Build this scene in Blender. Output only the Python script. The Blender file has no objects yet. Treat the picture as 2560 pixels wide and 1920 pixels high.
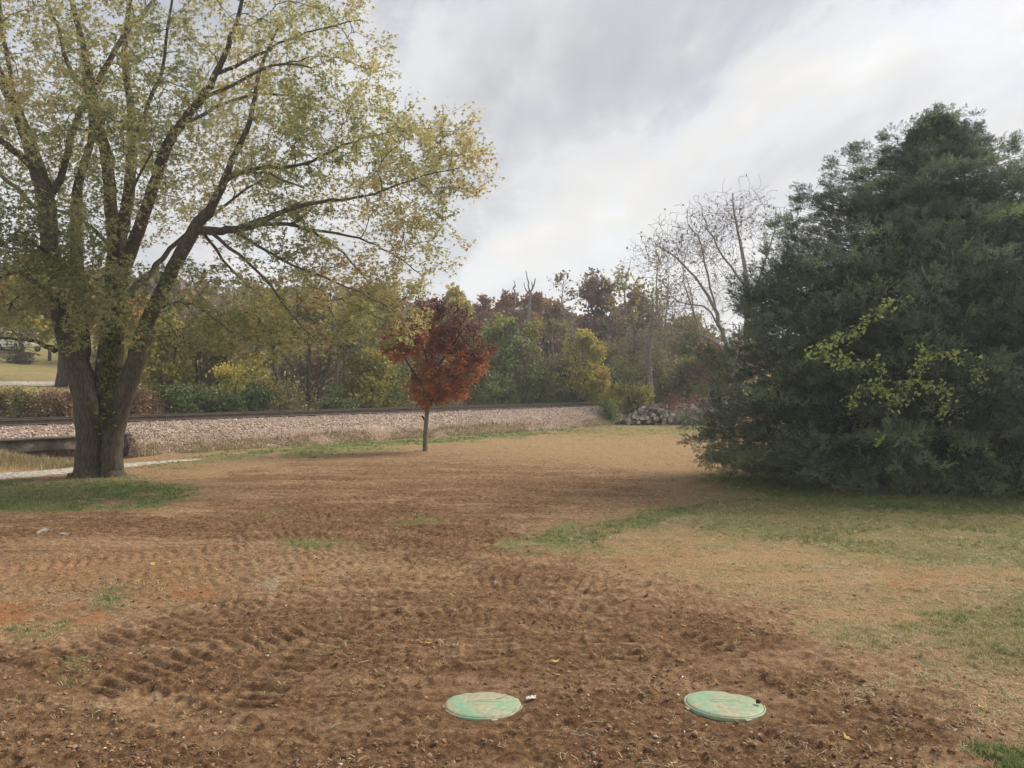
import bpy, math, random
import numpy as np

# ------------------------------------------------------------------ camera, sky, sun, exposure
scene = bpy.context.scene
COL = scene.collection
F = 1923.0            # focal length in photo pixels (2560 wide)
CAMZ = 2.55
cam_d = bpy.data.cameras.new('camera'); cam = bpy.data.objects.new('camera', cam_d); COL.objects.link(cam)
cam.location = (0, 0, CAMZ); cam.rotation_euler = (math.radians(90), 0, 0)
cam_d.sensor_width = 36.0; cam_d.lens = 36.0 * F / 2560.0
cam_d.clip_start = 0.1; cam_d.clip_end = 3000
scene.camera = cam

SUN_EL, SUN_AZ = 42.0, 62.0      # azimuth clockwise from +Y (view direction)
w = bpy.data.worlds.new('World'); scene.world = w; w.use_nodes = True
nt = w.node_tree; nt.nodes.clear()
def N(nt, typ, **kw):
    n = nt.nodes.new(typ)
    for k, v in kw.items():
        if hasattr(n, k): setattr(n, k, v)
    return n
ROLL = 0.17
def build_world():
    L = nt.links.new
    out = N(nt, 'ShaderNodeOutputWorld')
    sky = N(nt, 'ShaderNodeTexSky', sky_type='NISHITA', sun_disc=False)
    sky.sun_elevation = math.radians(SUN_EL); sky.sun_rotation = math.radians(SUN_AZ)
    sky.air_density = 1.0; sky.dust_density = 2.0
    bg_sky = N(nt, 'ShaderNodeBackground'); bg_sky.inputs['Strength'].default_value = 0.08
    L(sky.outputs[0], bg_sky.inputs['Color'])
    tc = N(nt, 'ShaderNodeTexCoord')
    sep = N(nt, 'ShaderNodeSeparateXYZ'); L(tc.outputs['Generated'], sep.inputs[0])
    zz = N(nt, 'ShaderNodeMath', operation='MAXIMUM'); L(sep.outputs['Z'], zz.inputs[0]); zz.inputs[1].default_value = 0.0
    za = N(nt, 'ShaderNodeMath', operation='ADD'); L(zz.outputs[0], za.inputs[0]); za.inputs[1].default_value = 0.16
    dx = N(nt, 'ShaderNodeMath', operation='DIVIDE'); L(sep.outputs['X'], dx.inputs[0]); L(za.outputs[0], dx.inputs[1])
    dy = N(nt, 'ShaderNodeMath', operation='DIVIDE'); L(sep.outputs['Y'], dy.inputs[0]); L(za.outputs[0], dy.inputs[1])
    comb = N(nt, 'ShaderNodeCombineXYZ'); L(dx.outputs[0], comb.inputs[0]); L(dy.outputs[0], comb.inputs[1])
    # the cloud bands run along azimuth -22 deg
    mp = N(nt, 'ShaderNodeMapping'); L(comb.outputs[0], mp.inputs['Vector'])
    mp.inputs['Rotation'].default_value = (0, 0, math.radians(-24)); mp.inputs['Location'].default_value = (5.35, 0.0, 0)
    mp.inputs['Scale'].default_value = (1.0, 0.34, 1)
    n1 = N(nt, 'ShaderNodeTexNoise'); L(mp.outputs[0], n1.inputs['Vector'])
    n1.inputs['Scale'].default_value = 0.85; n1.inputs['Detail'].default_value = 6; n1.inputs['Roughness'].default_value = 0.62; n1.inputs['Distortion'].default_value = 0.25
    mp2 = N(nt, 'ShaderNodeMapping'); L(comb.outputs[0], mp2.inputs['Vector'])
    mp2.inputs['Rotation'].default_value = (0, 0, math.radians(-30)); mp2.inputs['Location'].default_value = (3.1, 1.7, 0); mp2.inputs['Scale'].default_value = (1.0, 0.55, 1)
    n2 = N(nt, 'ShaderNodeTexNoise'); L(mp2.outputs[0], n2.inputs['Vector'])
    n2.inputs['Scale'].default_value = 1.7; n2.inputs['Detail'].default_value = 7; n2.inputs['Roughness'].default_value = 0.66; n2.inputs['Distortion'].default_value = 0.3
    mx = N(nt, 'ShaderNodeMath', operation='MULTIPLY'); L(n2.outputs[0], mx.inputs[0]); mx.inputs[1].default_value = 0.42
    ad = N(nt, 'ShaderNodeMath', operation='MULTIPLY_ADD'); L(n1.outputs[0], ad.inputs[0]); ad.inputs[1].default_value = 0.69; L(mx.outputs[0], ad.inputs[2])
    # long parallel cloud rolls, their crests bright, all over the sky
    dt = N(nt, 'ShaderNodeVectorMath', operation='DOT_PRODUCT'); L(comb.outputs[0], dt.inputs[0]); dt.inputs[1].default_value = (0.88, 0.474, 0)
    q = N(nt, 'ShaderNodeMath', operation='MULTIPLY_ADD'); L(n2.outputs[0], q.inputs[0]); q.inputs[1].default_value = 0.85; L(dt.outputs['Value'], q.inputs[2])
    ph = N(nt, 'ShaderNodeMath', operation='MULTIPLY_ADD'); L(q.outputs[0], ph.inputs[0]); ph.inputs[1].default_value = 2 * math.pi / 0.8; ph.inputs[2].default_value = -2 * math.pi / 0.8 * (1.2 + 0.44)
    sn = N(nt, 'ShaderNodeMath', operation='SINE'); L(ph.outputs[0], sn.inputs[0])
    cr = N(nt, 'ShaderNodeMath', operation='MULTIPLY_ADD'); L(sn.outputs[0], cr.inputs[0]); cr.inputs[1].default_value = 0.5; cr.inputs[2].default_value = 0.5
    cp = N(nt, 'ShaderNodeMath', operation='POWER'); L(cr.outputs[0], cp.inputs[0]); cp.inputs[1].default_value = 1.8
    mp3 = N(nt, 'ShaderNodeMapping'); L(comb.outputs[0], mp3.inputs['Vector']); mp3.inputs['Location'].default_value = (4.0, 2.8, 0)
    n3 = N(nt, 'ShaderNodeTexNoise'); L(mp3.outputs[0], n3.inputs['Vector']); n3.inputs['Scale'].default_value = 0.75; n3.inputs['Detail'].default_value = 3
    md = N(nt, 'ShaderNodeMapRange'); L(n3.outputs[0], md.inputs[0]); md.inputs[1].default_value = 0.36; md.inputs[2].default_value = 0.66; md.inputs[3].default_value = 0.02; md.inputs[4].default_value = ROLL
    af = N(nt, 'ShaderNodeMath', operation='MULTIPLY_ADD'); L(cp.outputs[0], af.inputs[0]); L(md.outputs[0], af.inputs[1]); L(ad.outputs[0], af.inputs[2])
    ah = N(nt, 'ShaderNodeMath', operation='SUBTRACT'); L(af.outputs[0], ah.inputs[0]); ah.inputs[1].default_value = 0.055
    rp = N(nt, 'ShaderNodeValToRGB'); L(ah.outputs[0], rp.inputs[0])
    e = rp.color_ramp.elements
    e[0].position = 0.40; e[0].color = (0.235, 0.245, 0.272, 1)
    e[1].position = 0.82; e[1].color = (0.68, 0.66, 0.64, 1)
    a = e.new(0.50); a.color = (0.335, 0.342, 0.365, 1)
    a = e.new(0.575); a.color = (0.465, 0.47, 0.485, 1)
    a = e.new(0.665); a.color = (0.505, 0.502, 0.50, 1)
    # haze towards the horizon evens the cloud tone out
    hz = N(nt, 'ShaderNodeMapRange'); L(zz.outputs[0], hz.inputs[0]); hz.inputs[1].default_value = 0.02; hz.inputs[2].default_value = 0.26
    hz.inputs[3].default_value = 0.65; hz.inputs[4].default_value = 0.0
    mh = N(nt, 'ShaderNodeMixRGB'); L(hz.outputs[0], mh.inputs[0]); L(rp.outputs[0], mh.inputs[1]); mh.inputs[2].default_value = (0.66, 0.658, 0.65, 1)
    bg_c = N(nt, 'ShaderNodeBackground'); L(mh.outputs[0], bg_c.inputs['Color']); bg_c.inputs['Strength'].default_value = 0.45
    # thin gaps let a little of the clear sky through
    gp = N(nt, 'ShaderNodeMapRange'); L(n2.outputs[0], gp.inputs[0]); gp.inputs[1].default_value = 0.30; gp.inputs[2].default_value = 0.52
    gp.inputs[3].default_value = 0.84; gp.inputs[4].default_value = 1.0
    ms = N(nt, 'ShaderNodeMixShader'); L(gp.outputs[0], ms.inputs[0]); L(bg_sky.outputs[0], ms.inputs[1]); L(bg_c.outputs[0], ms.inputs[2])
    L(ms.outputs[0], out.inputs[0])
build_world()
sun_d = bpy.data.lights.new('sun', 'SUN'); sun_d.energy = 1.5; sun_d.angle = math.radians(24); sun_d.color = (1.0, 0.92, 0.80)
sun = bpy.data.objects.new('sun', sun_d); COL.objects.link(sun)
sun.rotation_euler = (math.radians(90 - SUN_EL), 0, math.radians(180 - SUN_AZ)); sun.location = (0, 0, 60)
vs = scene.view_settings
scene.display_settings.display_device = 'sRGB'
vs.view_transform = 'Standard'; vs.look = 'None'; vs.gamma = 1.0; vs.use_curve_mapping = False; vs.exposure = 1.90
scene.cycles.max_bounces = 5; scene.cycles.diffuse_bounces = 3; scene.cycles.adaptive_threshold = 0.025; scene.cycles.transparent_max_bounces = 6; scene.cycles.use_denoising = True

# ------------------------------------------------------------------ helpers
RNG = np.random.default_rng(7)
def Wp(px, py, Y):
    return np.array(((px - 1280) / F * Y, Y, CAMZ + (960 - py) / F * Y))
def lattice(ix, iy, seed):
    h = (ix.astype(np.int64) * 374761393 + iy.astype(np.int64) * 668265263 + seed * 69069) & 0xffffffff
    h = ((h ^ (h >> 13)) * 1274126177) & 0xffffffff
    h = h ^ (h >> 16)
    return (h & 0xffff) / 65535.0
def noise2(x, y, seed=0):
    x = np.asarray(x, float); y = np.asarray(y, float)
    ix = np.floor(x); iy = np.floor(y); fx = x - ix; fy = y - iy
    fx = fx * fx * (3 - 2 * fx); fy = fy * fy * (3 - 2 * fy)
    a = lattice(ix, iy, seed); b = lattice(ix + 1, iy, seed); c = lattice(ix, iy + 1, seed); d = lattice(ix + 1, iy + 1, seed)
    return (a * (1 - fx) + b * fx) * (1 - fy) + (c * (1 - fx) + d * fx) * fy
def fbm(x, y, seed=0, oct=4, rough=0.5):
    s = 0; a = 1; t = 0
    for o in range(oct):
        s = s + a * noise2(x * 2 ** o + 17.3 * o, y * 2 ** o - 9.1 * o, seed + o); t += a; a *= rough
    return s / t
def smooth(a, b, x):
    t = np.clip((x - a) / (b - a), 0, 1); return t * t * (3 - 2 * t)

def mesh_np(name, verts, faces, attrs=None, mats=None, mat_idx=None, smooth_shade=False):
    """faces: (n,3) or (n,4) int array, or a list of such arrays"""
    me = bpy.data.meshes.new(name)
    if not isinstance(faces, (list, tuple)): faces = [faces]
    faces = [np.asarray(f, np.int32) for f in faces if len(f)]
    verts = np.asarray(verts, np.float32)
    me.vertices.add(len(verts)); me.vertices.foreach_set('co', verts.ravel())
    nl = sum(f.size for f in faces); nf = sum(len(f) for f in faces)
    me.loops.add(nl); me.polygons.add(nf)
    me.loops.foreach_set('vertex_index', np.concatenate([f.ravel() for f in faces]))
    sizes = np.concatenate([np.full(len(f), f.shape[1], np.int32) for f in faces])
    starts = np.concatenate(([0], np.cumsum(sizes)[:-1])).astype(np.int32)
    me.polygons.foreach_set('loop_start', starts)
    if mat_idx is not None: me.polygons.foreach_set('material_index', np.asarray(mat_idx, np.int32))
    me.polygons.foreach_set('use_smooth', np.full(nf, smooth_shade, bool))
    for k, v in (attrs or {}).items():
        v = np.asarray(v, np.float32)
        if v.ndim == 1:
            a = me.attributes.new(k, 'FLOAT', 'POINT'); a.data.foreach_set('value', v)
        else:
            a = me.attributes.new(k, 'FLOAT_COLOR', 'POINT'); a.data.foreach_set('color', np.hstack([v, np.ones((len(v), 4 - v.shape[1]), np.float32)]).ravel())
    for m in (mats if isinstance(mats, (list, tuple)) else [mats]):
        if m: me.materials.append(m)
    me.update(calc_edges=True)
    return me
def obj(name, me, parent=None, loc=None, **props):
    o = bpy.data.objects.new(name, me); COL.objects.link(o)
    if parent: o.parent = parent
    if loc is not None: o.location = loc
    for k, v in props.items(): o[k] = v
    return o
def empty(name, loc, label, cat, group=None):
    o = bpy.data.objects.new(name, None); COL.objects.link(o); o.location = loc
    o.empty_display_size = 0.2
    o['label'] = label; o['category'] = cat
    if group: o['group'] = group
    return o
class MB:
    """collects boxes, prisms and tubes into one mesh"""
    def __init__(s): s.v = []; s.q = []; s.t = []; s.n = 0
    def add(s, v, q=None, t=None):
        v = np.asarray(v, float)
        if q is not None and len(q): s.q.append(np.asarray(q) + s.n)
        if t is not None and len(t): s.t.append(np.asarray(t) + s.n)
        s.v.append(v); s.n += len(v)
    def box(s, c, size, R=None):
        x, y, z = np.array(size) / 2
        v = np.array([(-x,-y,-z),(x,-y,-z),(x,y,-z),(-x,y,-z),(-x,-y,z),(x,-y,z),(x,y,z),(-x,y,z)])
        if R is not None: v = v @ np.asarray(R).T
        s.add(v + np.array(c), [(0,3,2,1),(4,5,6,7),(0,1,5,4),(1,2,6,5),(2,3,7,6),(3,0,4,7)])
    def tube(s, pts, rad, m=8, cap=True):
        v, q = tubes(np.array(pts, float)[None], np.array(rad, float)[None], m)
        n = len(v); k = len(pts)
        v2 = np.vstack([v, [pts[0]], [pts[-1]]])
        t = []
        if cap:
            for j in range(m):
                t.append((n, (j + 1) % m, j)); t.append((n + 1, (k - 1) * m + j, (k - 1) * m + (j + 1) % m))
        s.add(v2, q, t)
    def prism(s, poly, axis_vec):
        """extrude a closed 3-D polygon along a vector"""
        p = np.array(poly, float); k = len(p)
        v = np.vstack([p, p + np.array(axis_vec)])
        q = [(i, (i + 1) % k, k + (i + 1) % k, k + i) for i in range(k)]
        t = [(0, i + 1, i) for i in range(1, k - 1)] + [(k, k + i, k + i + 1) for i in range(1, k - 1)]
        s.add(v, q, t)
    def build(s, name, mats, parent=None, smooth_shade=False, loc=None, **props):
        fs = []
        if s.q: fs.append(np.vstack(s.q))
        if s.t: fs.append(np.vstack(s.t))
        return obj(name, mesh_np(name, np.vstack(s.v), fs, mats=mats, smooth_shade=smooth_shade), parent, loc, **props)
def tubes(P, R, m=6):
    """P (k,n,3) paths, R (k,n) radii -> verts, quads"""
    k, n, _ = P.shape
    T = np.empty_like(P); T[:, 1:-1] = P[:, 2:] - P[:, :-2]; T[:, 0] = P[:, 1] - P[:, 0]; T[:, -1] = P[:, -1] - P[:, -2]
    T /= np.linalg.norm(T, axis=2, keepdims=True) + 1e-9
    D = P[:, -1] - P[:, 0]; D /= np.linalg.norm(D, axis=1, keepdims=True) + 1e-9
    ref = np.where(np.abs(D[:, 2:3]) > 0.6, np.array([[0.98, 0.17, 0.05]]), np.array([[0.05, 0.08, 0.99]]))[:, None, :]
    A = np.cross(T, np.broadcast_to(ref, T.shape)); A /= np.linalg.norm(A, axis=2, keepdims=True) + 1e-9
    B = np.cross(T, A)
    th = np.arange(m) * 2 * np.pi / m
    V = P[:, :, None, :] + R[:, :, None, None] * (A[:, :, None, :] * np.cos(th)[None, None, :, None] + B[:, :, None, :] * np.sin(th)[None, None, :, None])
    V = V.reshape(-1, 3)
    i = np.arange(k)[:, None, None] * n * m + np.arange(n - 1)[None, :, None] * m; j = np.arange(m)[None, None, :]; j2 = (j + 1) % m
    Q = np.stack([i + j, i + j2, i + m + j2, i + m + j], -1).reshape(-1, 4)
    return V, Q

def euler_from(Xa, roll):
    """Euler angles turning local +X to the given directions, with a roll about it"""
    Xa = Xa / (np.linalg.norm(Xa, axis=1, keepdims=True) + 1e-9)
    ref = np.where(np.abs(Xa[:, 2:3]) > 0.9, np.array([[1.0, 0, 0]]), np.array([[0, 0, 1.0]]))
    Ya = np.cross(ref, Xa); Ya /= np.linalg.norm(Ya, axis=1, keepdims=True) + 1e-9; Za = np.cross(Xa, Ya)
    c, s_ = np.cos(roll)[:, None], np.sin(roll)[:, None]; Y2 = Ya * c + Za * s_; Z2 = -Ya * s_ + Za * c
    return np.stack([np.arctan2(Y2[:, 2], Z2[:, 2]), -np.arcsin(np.clip(Xa[:, 2], -1, 1)), np.arctan2(Xa[:, 1], Xa[:, 0])], 1)
_GN = {}
def gn_group(nv):
    if nv in _GN: return _GN[nv]
    g = bpy.data.node_groups.new('scatter_%d' % nv, 'GeometryNodeTree'); L = g.links.new
    g.interface.new_socket('Geometry', in_out='INPUT', socket_type='NodeSocketGeometry'); g.interface.new_socket('Geometry', in_out='OUTPUT', socket_type='NodeSocketGeometry')
    gi = g.nodes.new('NodeGroupInput'); go = g.nodes.new('NodeGroupOutput'); jn = g.nodes.new('GeometryNodeJoinGeometry')
    def named(n, ty):
        a = g.nodes.new('GeometryNodeInputNamedAttribute'); a.data_type = ty; a.inputs['Name'].default_value = n; return a.outputs['Attribute']
    pid = named('pid', 'FLOAT')
    def pick(v):
        c = g.nodes.new('FunctionNodeCompare'); c.data_type = 'FLOAT'; c.operation = 'EQUAL'; L(pid, c.inputs[0]); c.inputs[1].default_value = v; c.inputs['Epsilon'].default_value = 0.1
        sp = g.nodes.new('GeometryNodeSeparateGeometry'); L(gi.outputs[0], sp.inputs['Geometry']); L(c.outputs[0], sp.inputs['Selection']); return sp.outputs['Selection']
    for k in range(nv):
        ip = g.nodes.new('GeometryNodeInstanceOnPoints'); L(pick(-(k + 1.0)), ip.inputs['Points']); L(pick(k + 1.0), ip.inputs['Instance'])
        er = g.nodes.new('FunctionNodeEulerToRotation'); L(named('erot', 'FLOAT_VECTOR'), er.inputs[0]); L(er.outputs[0], ip.inputs['Rotation']); L(named('scl', 'FLOAT'), ip.inputs['Scale'])
        L(ip.outputs[0], jn.inputs[0])
    L(jn.outputs[0], go.inputs[0]); _GN[nv] = g
    return g
def gn_scatter(name, protos, P, E, S, tint, mat, r, parent=None, **props):
    """tens of thousands of small pieces: the prototypes and the points share one mesh"""
    V = []; Fs = []; pid = []; n = 0
    for k, (v, f) in enumerate(protos):
        V.append(v); Fs.append(np.asarray(f) + n); pid.append(np.full(len(v), k + 1.0)); n += len(v)
    m = len(P); V.append(P); pid.append(-(r.integers(0, len(protos), m) + 1.0)); z3 = np.zeros((n, 3)); z1 = np.zeros(n)
    me = mesh_np(name, np.vstack(V), Fs, {'pid': np.concatenate(pid), 'scl': np.concatenate([z1 + 1, S]), 'tint': np.concatenate([z1 + 0.5, np.clip(tint, 0, 1)])}, mat)
    a = me.attributes.new('erot', 'FLOAT_VECTOR', 'POINT'); a.data.foreach_set('vector', np.vstack([z3, E]).astype(np.float32).ravel())
    o = obj(name, me, parent, **props); md = o.modifiers.new('scatter', 'NODES'); md.node_group = gn_group(len(protos)); return o

# ------------------------------------------------------------------ materials
def new_mat(name):
    m = bpy.data.materials.new(name); m.use_nodes = True; m.node_tree.nodes.clear(); return m, m.node_tree
def ramp(nt, stops, fac=None):
    r = nt.nodes.new('ShaderNodeValToRGB'); e = r.color_ramp.elements
    e[0].position = stops[0][0]; e[0].color = (*stops[0][1], 1); e[1].position = stops[-1][0]; e[1].color = (*stops[-1][1], 1)
    for p, c in stops[1:-1]:
        x = e.new(p); x.color = (*c, 1)
    if fac is not None: nt.links.new(fac, r.inputs[0])
    return r
def noise_node(nt, scale, detail=4, rough=0.55, vec=None, dist=0.0):
    n = nt.nodes.new('ShaderNodeTexNoise'); n.inputs['Scale'].default_value = scale; n.inputs['Detail'].default_value = detail
    n.inputs['Roughness'].default_value = rough; n.inputs['Distortion'].default_value = dist
    if vec is not None: nt.links.new(vec, n.inputs['Vector'])
    return n
def mixc(nt, fac, a, b, mode='MIX'):
    m = nt.nodes.new('ShaderNodeMixRGB'); m.blend_type = mode
    for s, i in ((fac, 0), (a, 1), (b, 2)):
        if isinstance(s, (int, float)): m.inputs[i].default_value = s
        elif isinstance(s, tuple): m.inputs[i].default_value = (*s, 1)
        else: nt.links.new(s, m.inputs[i])
    return m.outputs[0]
def mathn(nt, op, a, b=None, c=None, clamp=False):
    m = nt.nodes.new('ShaderNodeMath'); m.operation = op; m.use_clamp = clamp
    for s, i in ((a, 0), (b, 1), (c, 2)):
        if s is None: continue
        if isinstance(s, (int, float)): m.inputs[i].default_value = s
        else: nt.links.new(s, m.inputs[i])
    return m.outputs[0]
def leaf_mat(name, stops, trans=0.35, rough=0.55, inst=False):
    m, t = new_mat(name); L = t.links.new
    at = t.nodes.new('ShaderNodeAttribute'); at.attribute_name = 'tint'
    if inst: at.attribute_type = 'INSTANCER'
    r = ramp(t, stops, at.outputs['Fac'])
    p = t.nodes.new('ShaderNodeBsdfPrincipled'); L(r.outputs[0], p.inputs['Base Color']); p.inputs['Roughness'].default_value = rough
    p.inputs['Specular IOR Level'].default_value = 0.25
    tr = t.nodes.new('ShaderNodeBsdfTranslucent'); L(r.outputs[0], tr.inputs[0])
    mx = t.nodes.new('ShaderNodeMixShader'); mx.inputs[0].default_value = trans
    L(p.outputs[0], mx.inputs[1]); L(tr.outputs[0], mx.inputs[2])
    o = t.nodes.new('ShaderNodeOutputMaterial'); L(mx.outputs[0], o.inputs[0])
    return m
def surf_mat(name, c1, c2, scale=6, stretch=(1, 1, 1), rough=0.9, bump=0.4, bscale=None, detail=5, c3=None, spec=0.2, lo=0.35, hi=0.65, bdist=0.02):
    m, t = new_mat(name); L = t.links.new
    tc = t.nodes.new('ShaderNodeTexCoord'); mp = t.nodes.new('ShaderNodeMapping'); L(tc.outputs['Object'], mp.inputs[0]); mp.inputs['Scale'].default_value = stretch
    n = noise_node(t, scale, detail, 0.6, mp.outputs[0])
    st = [(lo, c1), (hi, c2)] if c3 is None else [(lo, c1), ((lo + hi) / 2, c2), (hi, c3)]
    r = ramp(t, st, n.outputs[0])
    p = t.nodes.new('ShaderNodeBsdfPrincipled'); L(r.outputs[0], p.inputs['Base Color']); p.inputs['Roughness'].default_value = rough
    p.inputs['Specular IOR Level'].default_value = spec
    if bump:
        n2 = noise_node(t, bscale or scale * 3, 6, 0.65, mp.outputs[0])
        b = t.nodes.new('ShaderNodeBump'); b.inputs['Strength'].default_value = bump; b.inputs['Distance'].default_value = bdist
        L(n2.outputs[0], b.inputs['Height']); L(b.outputs[0], p.inputs['Normal'])
    o = t.nodes.new('ShaderNodeOutputMaterial'); L(p.outputs[0], o.inputs[0])
    return m

M = {}
M['bark_maple'] = surf_mat('bark_maple', (0.028, 0.021, 0.014), (0.092, 0.074, 0.050), 6, (4, 4, 0.8), bump=0.9, bscale=12, c3=(0.16, 0.135, 0.10), bdist=0.04, lo=0.3, hi=0.75)
M['bark_dark'] = surf_mat('bark_dark', (0.028, 0.022, 0.017), (0.085, 0.070, 0.055), 6, (2, 2, 0.6), bump=0.5)
M['bark_grey'] = surf_mat('bark_grey', (0.11, 0.10, 0.09), (0.27, 0.245, 0.22), 6, (2, 2, 0.6), bump=0.5)
M['bark_young'] = surf_mat('bark_young', (0.09, 0.075, 0.055), (0.25, 0.22, 0.175), 9, (3, 3, 1.2), bump=0.6, bdist=0.01)
M['bark_cedar'] = surf_mat('bark_cedar', (0.04, 0.032, 0.022), (0.13, 0.10, 0.07), 8, (3, 3, 0.5), bump=0.5)
M['maple_leaf'] = leaf_mat('maple_leaf', [(0, (0.14, 0.17, 0.07)), (0.3, (0.27, 0.29, 0.115)), (0.55, (0.44, 0.42, 0.19)), (0.8, (0.58, 0.49, 0.24)), (1, (0.62, 0.40, 0.16))], 0.55)
M['red_leaf'] = leaf_mat('red_leaf', [(0, (0.10, 0.046, 0.042)), (0.35, (0.20, 0.064, 0.043)), (0.7, (0.36, 0.108, 0.048)), (0.93, (0.47, 0.175, 0.062)), (1, (0.36, 0.33, 0.10))], 0.38)
M['cedar_leaf'] = leaf_mat('cedar_leaf', [(0, (0.045, 0.070, 0.045)), (0.45, (0.100, 0.140, 0.088)), (0.85, (0.185, 0.228, 0.145)), (1, (0.24, 0.285, 0.14))], 0.28, 0.8, inst=True)
M['vine_leaf'] = leaf_mat('vine_leaf', [(0, (0.19, 0.26, 0.065)), (0.6, (0.35, 0.42, 0.11)), (1, (0.48, 0.48, 0.15))], 0.38)
M['ivy_leaf'] = leaf_mat('ivy_leaf', [(0, (0.035, 0.045, 0.010)), (0.6, (0.10, 0.11, 0.018)), (1, (0.30, 0.27, 0.04))], 0.25)
M['green_leaf'] = leaf_mat('green_leaf', [(0, (0.052, 0.085, 0.026)), (0.6, (0.143, 0.195, 0.052)), (1, (0.312, 0.312, 0.078))], 0.35)
M['bush_leaf'] = leaf_mat('bush_leaf', [(0, (0.042, 0.068, 0.022)), (0.6, (0.105, 0.145, 0.050)), (1, (0.21, 0.24, 0.09))], 0.3)
M['yellow_leaf'] = leaf_mat('yellow_leaf', [(0, (0.143, 0.15, 0.033)), (0.5, (0.312, 0.293, 0.058)), (1, (0.546, 0.429, 0.091))], 0.38)
M['olive_leaf'] = leaf_mat('olive_leaf', [(0, (0.078, 0.072, 0.033)), (0.5, (0.176, 0.163, 0.065)), (1, (0.325, 0.26, 0.091))], 0.35)
M['brown_leaf'] = leaf_mat('brown_leaf', [(0, (0.091, 0.058, 0.036)), (0.5, (0.208, 0.137, 0.078)), (1, (0.364, 0.234, 0.117))], 0.3)
M['rust_leaf'] = leaf_mat('rust_leaf', [(0, (0.13, 0.052, 0.033)), (0.5, (0.273, 0.111, 0.058)), (1, (0.429, 0.208, 0.091))], 0.3)
M['plum_leaf'] = leaf_mat('plum_leaf', [(0, (0.078, 0.049, 0.044)), (0.5, (0.169, 0.098, 0.081)), (1, (0.286, 0.169, 0.117))], 0.3)
M['orange_leaf'] = leaf_mat('orange_leaf', [(0, (0.26, 0.143, 0.039)), (0.5, (0.494, 0.286, 0.065)), (1, (0.676, 0.442, 0.104))], 0.38)
M['sumac_leaf'] = leaf_mat('sumac_leaf', [(0, (0.24, 0.07, 0.05)), (0.6, (0.42, 0.14, 0.10)), (1, (0.5, 0.28, 0.17))], 0.35)
M['wood_far'] = leaf_mat('wood_far', [(0, (0.070, 0.065, 0.030)), (0.25, (0.13, 0.095, 0.045)), (0.5, (0.19, 0.13, 0.055)), (0.75, (0.20, 0.10, 0.05)), (1, (0.26, 0.20, 0.07))], 0.25)
M['blade'] = leaf_mat('blade', [(0, (0.055, 0.10, 0.022)), (0.35, (0.10, 0.155, 0.040)), (0.6, (0.22, 0.20, 0.085)), (1, (0.42, 0.33, 0.19))], 0.3)
M['weed'] = leaf_mat('weed', [(0, (0.08, 0.075, 0.03)), (0.5, (0.19, 0.15, 0.07)), (1, (0.36, 0.27, 0.14))], 0.3)
M['steel'] = surf_mat('steel', (0.055, 0.040, 0.030), (0.105, 0.078, 0.058), 4, (1, 1, 1), rough=0.65, bump=0.1, spec=0.4)
M['steel_top'] = surf_mat('steel_top', (0.20, 0.18, 0.16), (0.34, 0.31, 0.28), 3, rough=0.35, bump=0, spec=0.6)
M['tie'] = surf_mat('tie', (0.035, 0.028, 0.022), (0.09, 0.075, 0.06), 5, (1, 5, 5), bump=0.5)
M['concrete'] = surf_mat('concrete', (0.035, 0.030, 0.025), (0.085, 0.073, 0.058), 1.8, (1, 1, 1.6), c3=(0.30, 0.265, 0.22), bump=0.4, lo=0.40, hi=0.76, detail=8)
M['concrete_dark'] = surf_mat('concrete_dark', (0.04, 0.034, 0.028), (0.09, 0.078, 0.063), 1.6, bump=0.4, detail=8)
M['log_bark'] = surf_mat('log_bark', (0.04, 0.034, 0.028), (0.17, 0.148, 0.122), 5, (1, 1, 1), bump=0.7, bscale=12)
M['log_end'] = surf_mat('log_end', (0.24, 0.21, 0.17), (0.55, 0.50, 0.43), 3, rough=0.85, bump=0.3)
M['white_bits'] = surf_mat('white_bits', (0.5, 0.48, 0.45), (0.82, 0.81, 0.78), 5, bump=0.2)
M['post_green'] = surf_mat('post_green', (0.06, 0.055, 0.04), (0.13, 0.11, 0.085), 9, bump=0.2)
M['wood_grey'] = surf_mat('wood_grey', (0.16, 0.16, 0.155), (0.30, 0.30, 0.29), 5, (1, 1, 4), bump=0.3)
M['roof_grey'] = surf_mat('roof_grey', (0.14, 0.15, 0.155), (0.26, 0.27, 0.28), 4, bump=0.2)
M['siding'] = surf_mat('siding', (0.50, 0.49, 0.46), (0.66, 0.65, 0.62), 2, (1, 1, 12), bump=0.2)
M['white_paint'] = surf_mat('white_paint', (0.70, 0.70, 0.69), (0.80, 0.80, 0.79), 3, rough=0.3, bump=0, spec=0.5)
M['dark_glass'] = surf_mat('dark_glass', (0.015, 0.017, 0.02), (0.03, 0.033, 0.036), 2, rough=0.08, bump=0, spec=0.6)
M['tyre'] = surf_mat('tyre', (0.015, 0.015, 0.015), (0.03, 0.03, 0.03), 6, rough=0.85, bump=0.2)
M['lamp_glass'] = surf_mat('lamp_glass', (0.5, 0.5, 0.48), (0.7, 0.7, 0.68), 6, rough=0.2, bump=0, spec=0.6)
M['stick'] = surf_mat('stick', (0.17, 0.145, 0.12), (0.36, 0.32, 0.27), 8, bump=0.3)

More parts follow.
